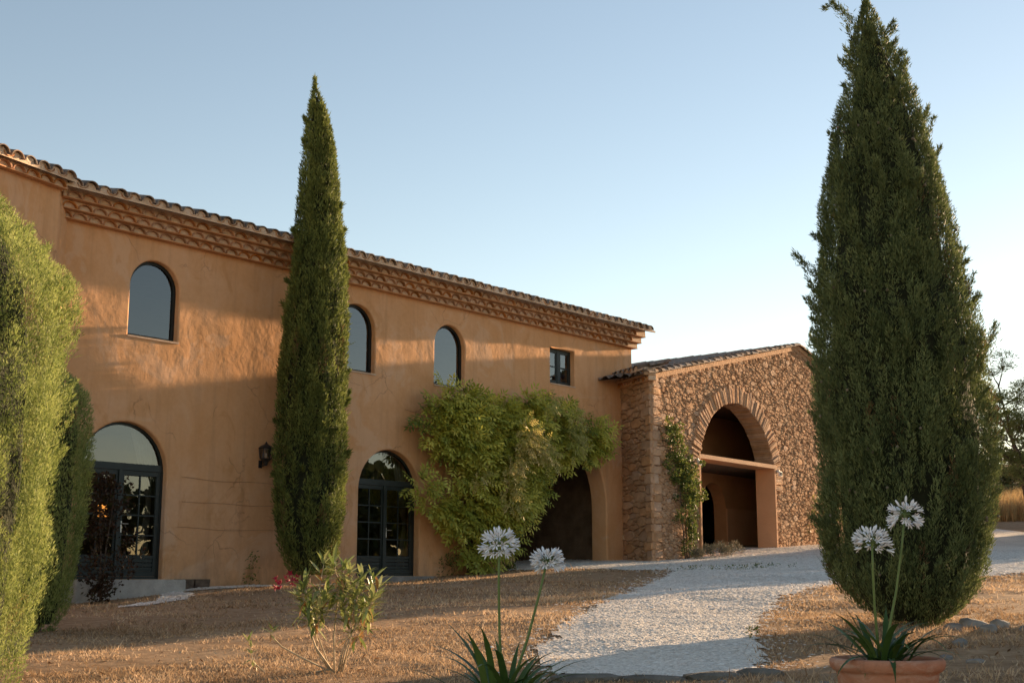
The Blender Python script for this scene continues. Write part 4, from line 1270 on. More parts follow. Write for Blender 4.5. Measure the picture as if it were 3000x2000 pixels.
_, big = cypress('cypress_tree', 'large broad dark cypress on the right with small round cones', 4.30, 13.8, big_p, 2100, 110, M['cyp_dark'], (0.28, 0.60), (0.045, 0.085), (0.030, 0.062), (0.007, 0.013), core=0.84, lumpy=0.075, gapcut=-0.88, wisps=150,
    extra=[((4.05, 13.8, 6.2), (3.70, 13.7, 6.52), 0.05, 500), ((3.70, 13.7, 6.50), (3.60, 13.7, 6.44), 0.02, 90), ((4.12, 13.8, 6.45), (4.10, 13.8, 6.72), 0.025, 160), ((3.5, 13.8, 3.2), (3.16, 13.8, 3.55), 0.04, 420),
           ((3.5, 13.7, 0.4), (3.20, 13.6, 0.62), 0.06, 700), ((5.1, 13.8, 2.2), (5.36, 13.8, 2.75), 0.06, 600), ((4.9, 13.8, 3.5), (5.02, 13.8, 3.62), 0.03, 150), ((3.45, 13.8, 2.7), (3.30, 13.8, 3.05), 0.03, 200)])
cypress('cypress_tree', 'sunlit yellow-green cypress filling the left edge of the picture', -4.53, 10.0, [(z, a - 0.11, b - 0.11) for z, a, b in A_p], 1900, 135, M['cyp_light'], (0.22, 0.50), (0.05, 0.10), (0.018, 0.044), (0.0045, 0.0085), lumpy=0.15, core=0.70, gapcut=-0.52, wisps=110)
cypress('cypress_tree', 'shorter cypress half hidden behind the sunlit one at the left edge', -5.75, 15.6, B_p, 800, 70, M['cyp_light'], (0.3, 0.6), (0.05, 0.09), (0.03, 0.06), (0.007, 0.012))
# cones of the large cypress
cone_me = MB().lathe([(0.001, -0.016), (0.010, -0.013), (0.016, -0.004), (0.016, 0.004), (0.010, 0.013), (0.001, 0.016)], 7).mesh('cone', simple('cypress_cone', (0.13, 0.105, 0.07), (0.20, 0.165, 0.115), 30, 0.8, objvar=0.2), True)
bigt = [o for o in C.objects if o.name.startswith('cypress_tree') and 'large broad' in o.get('label', '')][0]
for k in range(48):
    a = random.uniform(math.pi, 2*math.pi); z = random.uniform(0.0, 5.2)
    r = float(big[1](z))*random.uniform(0.99, 1.03)
    link('cone', cone_me, bigt, (float(big[0](z)) + r*math.cos(a), r*math.sin(a), z - big[2]))

# ------------------------------------------------------------------ broad trees and pines
def crown_tree(name, label, x, y, h, r, mat, nclump, per, cat='tree', trunk_h=0.35, group=None, lean=(0, 0), flat=0.7, leaf=(0.10, 0.2, 0.03, 0.06)):
    gz = float(G(x, y)); t = empty(name, (x, y, gz)); tag(t, label, cat, group)
    top = Vector((lean[0], lean[1], h*0.8))
    mb = MB()
    mb.tube([(0, 0, -0.2), (lean[0]*0.15, lean[1]*0.15, h*trunk_h*0.6), (lean[0]*0.5, lean[1]*0.5, h*0.55), tuple(top)], [r*0.085, r*0.065, r*0.045, 0.03], 8)
    cl = []
    for k in range(nclump):
        a = random.uniform(0, 2*math.pi); q = math.sqrt(random.uniform(0.05, 1)); zz = random.uniform(0, 1)
        rr = r*q*math.sqrt(max(0.05, 1 - (zz*1.1 - 0.35)**2*0.9))
        c = Vector((lean[0]*(0.6 + 0.4*zz) + rr*math.cos(a), lean[1]*(0.6 + 0.4*zz) + rr*math.sin(a), h*trunk_h + (h*(1 - trunk_h))*zz*0.95))
        cl.append(c)
        if k % 2 == 0:
            st = Vector((lean[0]*0.5, lean[1]*0.5, max(h*trunk_h*0.7, c.z*0.72)))
            mb.tube([tuple(st), tuple(st.lerp(c, 0.5) + Vector((0, 0, -0.1*r*0.3))), tuple(c)], [0.05*r*0.5, 0.03*r*0.5, 0.008], 5)
    mb.obj('trunk', M['bark'], t, smooth=True)
    cl = np.array([tuple(c) for c in cl])
    i = np.repeat(np.arange(len(cl)), per); n = len(i)
    cr = rng.uniform(0.22, 0.42, len(cl))*r*0.62
    d = rand_dirs(n); d[:, 2] *= flat
    P = cl[i] + d*(cr[i]*rng.uniform(0.35, 1, n)**0.6)[:, None]
    V, F = blades(P, d + 0.6*rng.normal(size=(n, 3)), rand_dirs(n), rng.uniform(leaf[0], leaf[1], n), rng.uniform(leaf[2], leaf[3], n))
    tone = np.clip(rng.normal(0.5, 0.18, n) + np.repeat(rng.normal(0, 0.15, len(cl)), per), 0, 1)
    np_obj('crown', V, F, mat, t, tone=np.repeat(tone, 4))
    return t
# trees along the drive, right of the picture: they shade the lawn and the lower house wall
for k, (x, y, h, r, tr) in enumerate(((19.3, 39.5, 8.2, 2.0, 0.06), (22.4, 45.7, 9.8, 2.4, 0.06), (24.0, 49.8, 10.4, 2.4, 0.06), (26.8, 54.0, 10.6, 1.9, 0.06))):
    crown_tree('roadside_tree', ['dense tree beside the drive, nearest of the row right of the picture', 'dense tree beside the drive, second of the row right of the picture', 'dense tree beside the drive, third of the row right of the picture', 'dense tree beside the drive, farthest of the row right of the picture'][k], x, y, h, r, M['bush'], 130, 190, trunk_h=tr, group='trees along the drive', leaf=(0.14, 0.28, 0.07, 0.13), flat=0.9)
# an off-picture cypress that shades the pots
cypress('cypress_tree', 'cypress standing right of the picture beyond the terracotta pot', 9.7, 15.9, [(z, 9.7 + (a - 4.3)*1.55, 9.7 + (b - 4.3)*1.55) for z, a, b in big_p], 1000, 42, M['cyp_dark'], L=(0.07, 0.12), W=(0.02, 0.035), prad=(0.08, 0.15))

def pine(x, y, h, label, lean, limbs, seed):
    random.seed(seed)
    gz = float(G(x, y)); t = empty('pine_tree', (x, y, gz)); tag(t, label, 'pine', 'pines beyond the drive')
    mb = MB(); tips = []
    tr = [Vector((0, 0, -0.2)), Vector((lean*0.2, 0, h*0.3)), Vector((lean*0.6, 0, h*0.62)), Vector((lean, 0, h*0.94))]
    mb.tube([tuple(p) for p in tr], [0.11, 0.09, 0.06, 0.02], 8)
    for k in range(limbs):
        f = random.uniform(0.34, 0.96); a = random.uniform(0, 2*math.pi)
        st = tr[1].lerp(tr[3], (f - 0.3)/0.64) if f > 0.3 else tr[1]
        Lb = h*random.uniform(0.24, 0.40)*(1.15 - 0.55*f)
        d = Vector((math.cos(a), math.sin(a)*0.9, random.uniform(0.25, 0.6)))
        p1 = st + d*Lb*0.5 + Vector((0, 0, -0.1)); p2 = st + d*Lb
        mb.tube([tuple(st), tuple(p1), tuple(p2)], [0.03, 0.02, 0.008], 5)
        for q in range(7):
            c = st.lerp(p2, random.uniform(0.45, 1.05)) + Vector((random.gauss(0, 1), random.gauss(0, 1), random.gauss(0.2, 0.6)))*Lb*0.13
            mb.tube([tuple(st.lerp(p2, 0.6)), tuple(c)], [0.015, 0.005], 4); tips.append(c)
    mb.obj('trunk', M['bark'], t, smooth=True)
    T = np.array([tuple(c) for c in tips]); i = np.repeat(np.arange(len(T)), 60); n = len(i)
    d = rand_dirs(n); d[:, 2] = np.abs(d[:, 2])*0.7
    P = T[i] + d*rng.uniform(0.02, 0.32, (n, 1))*np.array((1.25, 1.25, 0.8))
    V, F = blades(P, d + 0.5*rng.normal(size=(n, 3)), rand_dirs(n), rng.uniform(0.10, 0.20, n), rng.uniform(0.016, 0.032, n))
    np_obj('crown', V, F, M['pine'], t, tone=np.repeat(np.clip(rng.normal(0.55, 0.22, n), 0, 1), 4))
pine(18.9, 46.6, 6.0, 'pale loose-crowned pine just right of the large dark cypress', -0.9, 30, 3)
pine(18.0, 42.6, 4.6, 'nearer leaning pine with bare branches at the right picture edge', -1.6, 20, 5)
random.seed(11)
# bushes and tall dry grass behind the drive
for k, (x, y, h, r, lab) in enumerate(((24.2, 68, 2.8, 2.0, 'olive bush behind the tall dry grass, next to the large cypress'), (27.2, 69.5, 2.0, 2.0, 'green bush behind the tall dry grass at the right picture edge'), (31.2, 75, 2.8, 2.4, 'dark bush on the slope at the far right'), (22.0, 72, 2.8, 2.2, 'olive bush behind the large cypress on the slope'))):
    crown_tree('shrub', lab, x, y, h, r, M['bush'], 40, 160, 'shrub', 0.08, 'bushes on the slope', leaf=(0.12, 0.24, 0.05, 0.10))
n = 42000
x = rng.uniform(14, 46, n); y = 58 + rng.uniform(0, 9, n) + 0.12*(x - 25)
z = Gn(x, y); h = rng.uniform(0.6, 1.35, n)
V = np.empty((n, 3, 3)); th = rng.uniform(0, 6.283, n); w = rng.uniform(0.012, 0.03, n)
V[:, 0] = np.stack([x - w*np.cos(th), y - w*np.sin(th), z], -1); V[:, 1] = np.stack([x + w*np.cos(th), y + w*np.sin(th), z], -1)
V[:, 2] = np.stack([x + rng.normal(0, 0.2, n), y + rng.normal(0, 0.2, n), z + h], -1)
tag(np_obj('tall_dry_grass', V.reshape(-1, 3), np.arange(n*3).reshape(n, 3), M['hay'], tone=np.repeat(np.clip(rng.normal(0.5, 0.25, n), 0, 1), 3)), 'band of tall golden dry grass on the slope beyond the drive', 'grass', kind='stuff')

# wooded rise away to the right, outside the picture; the glass doors mirror it
def far_wood():
    Ps, Cs = [], []
    for k in range(80):
        az = R(51 + 105*k/79 + random.uniform(-1, 1)); dd = random.uniform(52, 70)
        x, y = dd*math.sin(az), dd*math.cos(az)
        Cs.append((x, y, float(G(x, y)), (random.uniform(5.6, 7.4) if 50 < math.degrees(az) < 84 else random.uniform(4.0, 6.0))))
    V_, F_, T_ = [], [], []; base = 0
    for (x, y, z, h) in Cs:
        n = 420
        d = rand_dirs(n); P = np.array((x, y, z + h*0.48)) + d*np.array((3.2, 3.2, h*0.52))*rng.uniform(0.4, 1, (n, 1))
        V, F = blades(P, d + 0.7*rng.normal(size=(n, 3)), rand_dirs(n), rng.uniform(0.6, 1.2, n), rng.uniform(0.4, 0.8, n))
        V_.append(V); F_.append(F + base); base += len(V); T_.append(np.repeat(np.clip(rng.normal(0.4, 0.2, n), 0, 1), 4))
    tag(np_obj('far_wood', np.concatenate(V_), np.concatenate(F_), M['bush'], tone=np.concatenate(T_)), 'wooded rise right of the picture', 'wood', kind='stuff')
far_wood()

# ------------------------------------------------------------------ wisteria and other climbers
def compound(P, D, Nn, L, pairs=4, lw=(0.055, 0.085, 0.022, 0.034)):
    """pinnate leaves"""
    D = D/np.linalg.norm(D, axis=1, keepdims=True)
    S = np.cross(D, Nn); S /= np.linalg.norm(S, axis=1, keepdims=True) + 1e-9
    N2 = np.cross(S, D)
    Ps, Ds, Ns, idx = [], [], [], []
    n = len(P)
    for j in range(pairs):
        for s in (-1, 1):
            f = 0.2 + 0.72*j/(pairs - 1)
            Ps.append(P + D*(L*f)[:, None] - N2*(0.10*L*f*f)[:, None]); Ds.append(D*0.55 + S*s*0.9 - N2*0.25); Ns.append(N2 + 0.25*rng.normal(size=(n, 3))); idx.append(np.arange(n))
    Ps.append(P + D*L[:, None]); Ds.append(D - N2*0.3); Ns.append(N2); idx.append(np.arange(n))
    P = np.concatenate(Ps); D = np.concatenate(Ds); N_ = np.concatenate(Ns); idx = np.concatenate(idx)
    m = len(P)
    V, F = blades(P, D, N_, rng.uniform(lw[0], lw[1], m), rng.uniform(lw[2], lw[3], m))
    return V, F, idx

def to_house(Pl):
    """(u, out, z) array -> world"""
    return -21.682*np.append(ND, 0)[None] + Pl[:, :1]*np.append(UD, 0)[None] + Pl[:, 1:2]*np.append(ND, 0)[None] + np.stack([0*Pl[:, 2], 0*Pl[:, 2], Pl[:, 2]], -1)

VINE = [(21.35, 4.05), (21.75, 4.45), (22.3, 4.75), (22.9, 4.62), (23.6, 4.42), (24.4, 4.55), (25.2, 4.80), (25.9, 4.72), (27.0, 4.48), (28.25, 4.55), (28.55, 4.2), (28.65, 3.5), (28.2, 3.05), (27.6, 3.2), (27.1, 3.05), (26.55, 2.7), (26.0, 2.85), (25.45, 2.35), (25.35, 1.6), (24.95, 1.15), (24.7, 0.8), (24.1, 0.55), (23.8, 0.2), (22.75, 0.2), (22.7, 0.8), (22.2, 1.2), (21.6, 1.45), (21.15, 1.85), (21.05, 2.25), (21.6, 2.5), (21.3, 3.2)]
vr = hw(23.3, 0.25, float(G(*hw(23.3, 0.25, 0)[:2])))
vine = empty('wisteria', vr, HANG); tag(vine, 'leafy green wisteria climbing the house wall over the arched porch', 'climber')
def seg_dist(x, y, poly):
    best = 9.0
    for k in range(len(poly)):
        (ax_, ay_), (bx_, by_) = poly[k-1], poly[k]
        t_ = max(0.0, min(1.0, ((x-ax_)*(bx_-ax_) + (y-ay_)*(by_-ay_))/((bx_-ax_)**2 + (by_-ay_)**2 + 1e-9)))
        best = min(best, math.hypot(x - ax_ - t_*(bx_-ax_), y - ay_ - t_*(by_-ay_)))
    return best
cl = []
while len(cl) < 250:
    u_, z_ = random.uniform(21.0, 29.1), random.uniform(0.2, 4.85)
    if in_poly(np.array([u_]), np.array([z_]), VINE)[0] and seg_dist(u_, z_, VINE) > 0.16:
        # open wall showing left of the stem
        if 21.55 < u_ < 22.85 and 1.75 < z_ < 2.75 and random.random() < 0.93: continue
        if z_ < 1.0 and random.random() < 0.25: continue
        edge = min(math.hypot(u_ - p[0], z_ - p[1]) for p in VINE)
        out = random.uniform(0.10, 0.35) + 0.45*min(1, edge/0.9)*random.uniform(0.3, 1)
        if 26.4 < u_ and z_ < 3.6: out *= 0.7
        cl.append((u_, out, z_))
cl = np.array(cl)
cr = rng.uniform(0.16, 0.36, len(cl))
per = 18
i = np.repeat(np.arange(len(cl)), per); n = len(i)
d = rand_dirs(n); d[:, 1] = np.abs(d[:, 1])*0.9 + 0.05; d[:, 2] = d[:, 2]*0.8 + 0.15
P = cl[i] + d*(cr[i]*rng.uniform(0.72, 1.0, n))[:, None]*np.array((1.15, 0.9, 0.75))
P[:, 1] = np.maximum(P[:, 1], 0.05)
dl = d.copy(); dl[:, 2] -= 0.55; dl += 0.35*rng.normal(size=(n, 3))
nl = np.stack([0.2*rng.normal(size=n), 0.8 + 0.3*rng.normal(size=n), 0.6 + 0.2*rng.normal(size=n)], -1)
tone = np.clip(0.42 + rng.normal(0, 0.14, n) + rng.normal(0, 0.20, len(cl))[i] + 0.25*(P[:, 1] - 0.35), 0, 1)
def rotw(v):                                       # (u, out, z) direction -> world
    return v[:, :1]*np.append(UD, 0)[None] + v[:, 1:2]*np.append(ND, 0)[None] + v[:, 2:]*np.array([[0, 0, 1.0]])
def local_of(W): 
    q = W - np.array(vr)[None]
    return np.stack([q[:, 0]*UD[0] + q[:, 1]*UD[1], -(q[:, 0]*ND[0] + q[:, 1]*ND[1]), q[:, 2]], -1)
V, F, k = compound(to_house(P), rotw(dl), rotw(nl), rng.uniform(0.28, 0.42, n), lw=(0.12, 0.18, 0.046, 0.066))
np_obj('foliage', local_of(V), F, M['vine'], vine, tone=np.repeat(np.clip(tone[k] + rng.normal(0, 0.06, len(k)), 0, 1), 4))
# pale yellow leaf sprays hanging over the front
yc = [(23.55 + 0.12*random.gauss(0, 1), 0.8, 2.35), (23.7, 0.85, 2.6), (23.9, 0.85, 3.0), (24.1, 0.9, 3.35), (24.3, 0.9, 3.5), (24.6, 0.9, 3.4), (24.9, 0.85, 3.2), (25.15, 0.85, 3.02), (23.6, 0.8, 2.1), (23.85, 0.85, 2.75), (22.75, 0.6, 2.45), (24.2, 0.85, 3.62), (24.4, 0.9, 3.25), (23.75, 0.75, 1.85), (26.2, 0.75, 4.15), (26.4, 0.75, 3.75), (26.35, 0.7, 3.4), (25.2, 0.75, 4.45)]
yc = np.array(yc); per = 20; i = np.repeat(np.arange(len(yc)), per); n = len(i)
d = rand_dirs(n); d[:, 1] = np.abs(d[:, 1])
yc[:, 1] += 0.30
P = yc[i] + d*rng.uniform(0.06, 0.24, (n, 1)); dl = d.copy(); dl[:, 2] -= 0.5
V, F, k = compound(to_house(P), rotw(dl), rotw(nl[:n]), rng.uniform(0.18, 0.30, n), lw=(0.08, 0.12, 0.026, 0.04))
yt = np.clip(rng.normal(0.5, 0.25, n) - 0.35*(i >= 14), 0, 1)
np_obj('pale_growth', local_of(V), F, M['vine_pale'], vine, tone=np.repeat(yt[k], 4))
mb = MB()
for s in range(7):
    u0 = 23.3 + random.uniform(-0.12, 0.12); u1 = random.choice((21.6, 22.3, 23.0, 24.2, 25.5, 26.8, 28.2)) if s > 2 else 23.2 + 0.3*s
    pts = []
    for k in range(9):
        f = k/8
        pts.append((u0 - 23.3 + (u1 - u0)*max(0, f - 0.35)**1.3*1.4 + 0.06*math.sin(f*11 + s*2), 0.10 + 0.06*math.cos(f*9 + s), -0.05 + 3.9*f))
    mb.tube([(p[0], 0.2 - p[1], p[2]) for p in pts], [0.045*(1 - 0.7*k/8) for k in range(9)], 6)
mb.obj('stem', M['bark'], vine, smooth=True)

def leafy(name, label, cat, origin, centers, rads, per, mat, leaf, stems=None, group=None, up=0.3, stem_mat='bark'):
    t = empty(name, origin); tag(t, label, cat, group)
    c = np.array(centers) - np.array(origin)[None]; rads = np.array(rads)
    i = np.repeat(np.arange(len(c)), per); n = len(i)
    d = rand_dirs(n)
    P = c[i] + d*(rads[i]*rng.uniform(0.2, 1, n)**0.6)[:, None]
    D = d + 0.6*rng.normal(size=(n, 3)) + np.array((0, 0, up))
    V, F = blades(P, D, rand_dirs(n), rng.uniform(leaf[0], leaf[1], n), rng.uniform(leaf[2], leaf[3], n))
    tn = np.clip(rng.normal(0.45, 0.22, n) + rng.normal(0, 0.12, len(c))[i], 0, 1)
    np_obj('foliage', V, F, M[mat], t, tone=np.repeat(tn, 4))
    if stems:
        mb = MB()
        for s in stems: mb.tube([tuple(np.array(p) - np.array(origin)) for p in s], [0.02*(1 - 0.7*k/(len(s)-1)) for k in range(len(s))], 5)
        mb.obj('stem', M[stem_mat], t, smooth=True)
    return t
def bw3(x, out, z):
    p = BO + x*BG - out*BI; return (p[0], p[1], z)
# climber on the barn wall, left of its arch
cs, rs = [], []
for (x, z, r, m) in ((0.95, 4.2, 0.22, 8), (0.9, 3.8, 0.34, 16), (1.1, 3.4, 0.42, 24), (1.45, 2.95, 0.50, 34), (1.75, 2.5, 0.45, 24), (1.5, 2.2, 0.45, 18), (1.9, 2.9, 0.3, 10), (1.5, 1.7, 0.35, 12), (1.7, 1.2, 0.30, 10), (1.6, 0.85, 0.25, 6), (2.35, 2.6, 0.2, 3), (0.6, 3.0, 0.2, 4)):
    for q in range(m):
        cs.append(bw3(x + random.gauss(0, r*0.6), random.uniform(0.08, 0.30), z + random.gauss(0, r*0.6))); rs.append(random.uniform(0.07, 0.14))
og = bw3(1.6, 0.12, float(G(*bw3(1.6, 0.12, 0)[:2])))
leafy('rose_climber', 'tall thin climber on the barn wall left of its arch', 'climber', og, cs, rs, 42, 'creeper', (0.05, 0.085, 0.03, 0.05),
      [[bw3(1.6 + s*0.1, 0.1, og[2] - 0.05), bw3(1.55 + 0.2*s, 0.12, 1.6), bw3(1.5 + 0.3*s, 0.14, 2.6), bw3(1.0 + 0.35*s, 0.12, 3.9)] for s in (-1, 0, 1)])
# lavender tufts at the barn foot
for k, (x, out, r, lab) in enumerate(((1.05, 0.75, 0.22, 'small dry lavender tuft nearest the barn corner'), (1.75, 0.7, 0.26, 'grey-green lavender tuft under the barn climber'), (2.6, 0.7, 0.30, 'round lavender tuft at the left jamb of the barn arch'), (3.35, 0.6, 0.32, 'pinkish lavender tuft before the barn opening'))):
    p = bw3(x, out, 0); gz = float(G(p[0], p[1]))
    cs = [(p[0] + random.gauss(0, r*0.45), p[1] + random.gauss(0, r*0.45), gz + random.uniform(0.08, r*1.1)) for q in range(26)]
    leafy('lavender', lab, 'lavender', (p[0], p[1], gz), cs, [0.09]*26, 30, 'lav', (0.06, 0.13, 0.008, 0.014), group='lavender at the barn foot', up=1.0)
# yellowing sapling at the barn wall beside the big cypress
p = bw3(9.6, 0.9, 0); gz = float(G(p[0], p[1]))
cs = [(p[0] + random.gauss(0, 0.28), p[1] + random.gauss(0, 0.28), gz + random.uniform(0.3, 2.0)) for q in range(46)]
leafy('sapling', 'yellowing sapling by the barn wall beside the large cypress', 'shrub', (p[0], p[1], gz), cs, [0.16]*46, 26, 'creeper', (0.06, 0.11, 0.025, 0.04), [[(p[0], p[1], gz - 0.05), (p[0] + 0.05, p[1], gz + 1.0), (p[0], p[1] + 0.05, gz + 1.9)]])
# dark red shrub before the left door
o3 = hw(12.75, 0.85, 0); gz = float(G(o3[0], o3[1]))
cs, rs = [], []
for q in range(80):
    z = random.uniform(0.1, 2.2); rr = 0.48*math.sin(math.pi*min(1, (z + 0.25)/2.7))
    cs.append((o3[0] + random.gauss(0, rr*0.55), o3[1] + random.gauss(0, rr*0.55), gz + z)); rs.append(0.17)
leafy('red_shrub', 'dark red-leaved shrub in front of the left glass door', 'shrub', (o3[0], o3[1], gz), cs, rs, 34, 'red_leaf', (0.05, 0.10, 0.03, 0.05), [[(o3[0], o3[1], gz - 0.05), (o3[0] + 0.05*s, o3[1], gz + 1.0), (o3[0] + 0.15*s, o3[1], gz + 2.0)] for s in (-1, 1)])
# weeds along the wall foot
for k, (u_, out, r, lab) in enumerate(((16.6, 0.15, 0.16, 'thin weed at the wall foot left of the slim cypress'), (22.5, 0.2, 0.26, 'low leafy weed between the glass door and the wisteria stem'), (24.6, 0.3, 0.16, 'small weed at the left foot of the porch arch'))):
    p = hw(u_, out, 0); gz = float(G(p[0], p[1]))
    hgt = (0.75, 0.5, 0.15)[k]
    cs = [(p[0] + random.gauss(0, r*0.5), p[1] + random.gauss(0, r*0.5), gz + random.uniform(0.03, hgt)) for q in range(18)]
    leafy('weed', lab, 'weed', (p[0], p[1], gz), cs, [0.09]*18, 14 if k else 6, 'creeper', (0.05, 0.09, 0.02, 0.035), group='weeds at the wall foot')
# green weeds pushing through the gravel
for k, (x, y, lab) in enumerate(((4.15, 28.6, 'flat weed patch in the gravel nearest the lawn tip'), (4.9, 28.3, 'flat weed patch in the middle of the gravel'), (5.75, 28.9, 'flat weed patch in the gravel towards the large cypress'), (2.35, 12.7, 'tiny bright weed in the sunlit gravel'))):
    gz = float(Gn(x, y))
    m = 14 if k < 3 else 3
    cs = [(x + random.gauss(0, 0.28 if k < 3 else 0.03), y + random.gauss(0, 0.12 if k < 3 else 0.03), gz + 0.03 + (0.02 if k < 3 else 0.03)) for q in range(m)]
    leafy('gravel_weed', lab, 'weed', (x, y, gz), cs, [0.06]*m, 12, 'creeper', (0.03, 0.06, 0.012, 0.02), group='weeds in the gravel')

# ------------------------------------------------------------------ oleander
ox, oy = -1.50, 10.73; og = float(Gn(ox, oy))
ole = empty('oleander', (ox, oy, og)); tag(ole, 'young oleander bush with pale bare stems and one crimson flower cluster', 'oleander')
def lance(L, W, bend):
    vs, fs = [], []
    for k in range(6):
        f = k/5; w = W*math.sin(math.pi*(0.06 + 0.92*f))**0.8
        y = L*f; z = -bend*L*f*f
        vs += [(-w/2, y, z + 0.10*w), (0, y, z), (w/2, y, z + 0.10*w)]
    for k in range(5):
        b = k*3
        fs += [(b, b+1, b+4, b+3), (b+1, b+2, b+5, b+4)]
    return MB().add(vs, fs)
OL = [lance(0.165, 0.033, b).mesh('leaf', M['oleander']) for b in (0.05, 0.25, 0.6)]
OLD = [lance(0.140, 0.025, b).mesh('leaf', M['oleander_dry']) for b in (0.3, 0.7)]
def place(me, name, parent, p, d, up, s=1.0):
    d = Vector(d).normalized(); up = Vector(up)
    x = d.cross(up)
    if x.length < 1e-3: x = d.cross(Vector((1, 0, 0)))
    x.normalize(); z = x.cross(d)
    m = Matrix(((x[0], d[0], z[0]), (x[1], d[1], z[1]), (x[2], d[2], z[2]))).to_4x4()
    o = link(name, me, parent); o.matrix_local = Matrix.Translation(Vector(p)) @ m @ Matrix.Scale(s, 4)
    return o
SC = 10.73/2919.0     # metres per picture unit at the bush
# stems drawn as (dx, dz) offsets; depth is spread at random
def stem_pts(pts, dy):
    n = len(pts); return [Vector((p[0]*SC, dy*(k/(n-1)), p[1]*SC*0.90)) for k, p in enumerate(pts)]
STEMS = [([(10, 0), (-30, 60), (-50, 120), (-45, 170), (-60, 215)], -0.08), ([(0, 5), (-28, 50), (-35, 130), (-30, 190), (-20, 262)], 0.05), ([(12, 0), (8, 90), (12, 160), (20, 225), (25, 255)], 0.12),
         ([(20, 0), (30, 55), (50, 110), (55, 160), (70, 230)], 0.0), ([(25, 0), (38, 60), (62, 115), (85, 150), (100, 178)], -0.15), ([(30, 0), (45, 80), (70, 150), (85, 190), (92, 225)], 0.10),
         ([(0, 3), (-60, 35), (-105, 62), (-128, 90), (-125, 105)], -0.10), ([(-5, 5), (-80, -8), (-140, -2), (-170, 25), (-178, 75)], -0.02), ([(20, 0), (42, 40), (55, 75), (66, 100), (75, 118)], 0.16), ([(5, 0), (-22, 70), (-48, 125), (-52, 150), (-50, 160)], 0.14)]
tips = []
for pts, dy in STEMS:
    P_ = stem_pts(pts, dy)
    MB().tube([tuple(p) for p in P_], [0.008, 0.0075, 0.0065, 0.005, 0.003], 6).obj('stem', M['pale_stem'], ole, smooth=True)
    tips.append(P_)
random.seed(23)
cnt = 0
twigs = []
for si, P_ in enumerate(tips):
    low = si in (6, 7)
    twigs.append((P_[3].lerp(P_[4], 0.1), P_[4], low))
    if low: continue
    for s_ in (-1, 1, random.choice((-1, 1))):
        st = P_[1].lerp(P_[3], random.uniform(0.35, 0.95))
        en = st + Vector((s_*random.uniform(0.05, 0.13), random.gauss(0, 0.08), random.uniform(0.08, 0.20)))
        MB().tube([tuple(st), tuple(st.lerp(en, 0.5) + Vector((s_*0.015, 0, -0.01))), tuple(en)], [0.004, 0.0035, 0.002], 5).obj('stem', M['pale_stem'], ole, smooth=True)
        twigs.append((st.lerp(en, 0.3), en, False))
for (st, en, low) in twigs:
    axis = (en - st).normalized()
    whorls = 4
    for w in range(whorls):
        p = st.lerp(en, w/(whorls - 1)) + Vector((random.gauss(0, 0.008), random.gauss(0, 0.01), 0))
        for q in range(4):
            a = 2*math.pi*q/4 + w*0.8 + random.gauss(0, 0.2)
            h_ = Vector((math.cos(a), math.sin(a), 0))
            d = h_*0.8 + axis*(0.1 + 1.0*w/(whorls-1)) + Vector((random.gauss(0, 0.15), random.gauss(0, 0.15), random.gauss(0, 0.12)))
            dry = random.random() < (0.06 if w > 0 else 0.28)
            me = random.choice(OLD if dry else (OL[:2] if w > 0 else OL))
            if w == 0 and random.random() < 0.5: d.z -= 0.7
            place(me, 'leaf', ole, p, d, Vector((0, 0, 1)) + axis*0.2, (0.55 if low else 1.0)*random.uniform(0.75, 1.15)); cnt += 1
fm = MB()
for k in range(5):
    a = 2*math.pi*k/5
    fm.add([(0, 0, 0), (0.010*math.cos(a - 0.5), 0.010*math.sin(a - 0.5), 0.012), (0.022*math.cos(a), 0.022*math.sin(a), 0.016), (0.010*math.cos(a + 0.5), 0.010*math.sin(a + 0.5), 0.012)], [(0, 1, 2, 3)])
FM = fm.mesh('flower', M['red_petal'])
for k in range(16):
    grp = k % 2
    c = Vector((-82*SC if grp else -112*SC, -0.10, 200*SC if grp else 190*SC)) + Vector((random.gauss(0, 0.028), random.gauss(0, 0.03), random.gauss(0, 0.030)))
    o = link('flower', FM, ole, c, (random.uniform(0, 2), random.uniform(-1, 1), random.uniform(0, 6))); o.scale = (1.5, 1.5, 1.5)
MB().tube([tuple(stem_pts(STEMS[0][0], -0.08)[4]), (-82*SC, -0.10, 200*SC), (-112*SC, -0.10, 190*SC)], [0.004, 0.003, 0.002], 5).obj('stem', M['pale_stem'], ole)

# ------------------------------------------------------------------ agapanthus in pots
def strap(p0, a, L, rise, droop, W, fold=0.25):
    """curved strap leaf starting at p0, heading a"""
    n = 11; vs, fs = [], []
    x = 0; z = 0; ang = rise
    for k in range(n):
        f = k/(n-1)
        w = W*(0.65 + 0.35*math.sin(math.pi*min(1, f*1.3)))*(1 if f < 0.7 else max(0.03, (1 - f)/0.3))
        ca, sa = math.cos(a), math.sin(a)
        c = Vector((p0[0] + x*ca, p0[1] + x*sa, p0[2] + z)); s = Vector((-sa, ca, 0))
        nrm = Vector((-math.sin(ang)*ca, -math.sin(ang)*sa, math.cos(ang)))
        vs += [tuple(c + s*w/2 + nrm*fold*w*0.5), tuple(c), tuple(c - s*w/2 + nrm*fold*w*0.5)]
        ds = L/(n-1); x += ds*math.cos(ang); z += ds*math.sin(ang); ang -= droop*(0.4 + 1.4*f)/(n-1)
    for k in range(n-1):
        b = k*3; fs += [(b, b+1, b+4, b+3), (b+1, b+2, b+5, b+4)]
    return MB().add(vs, fs)

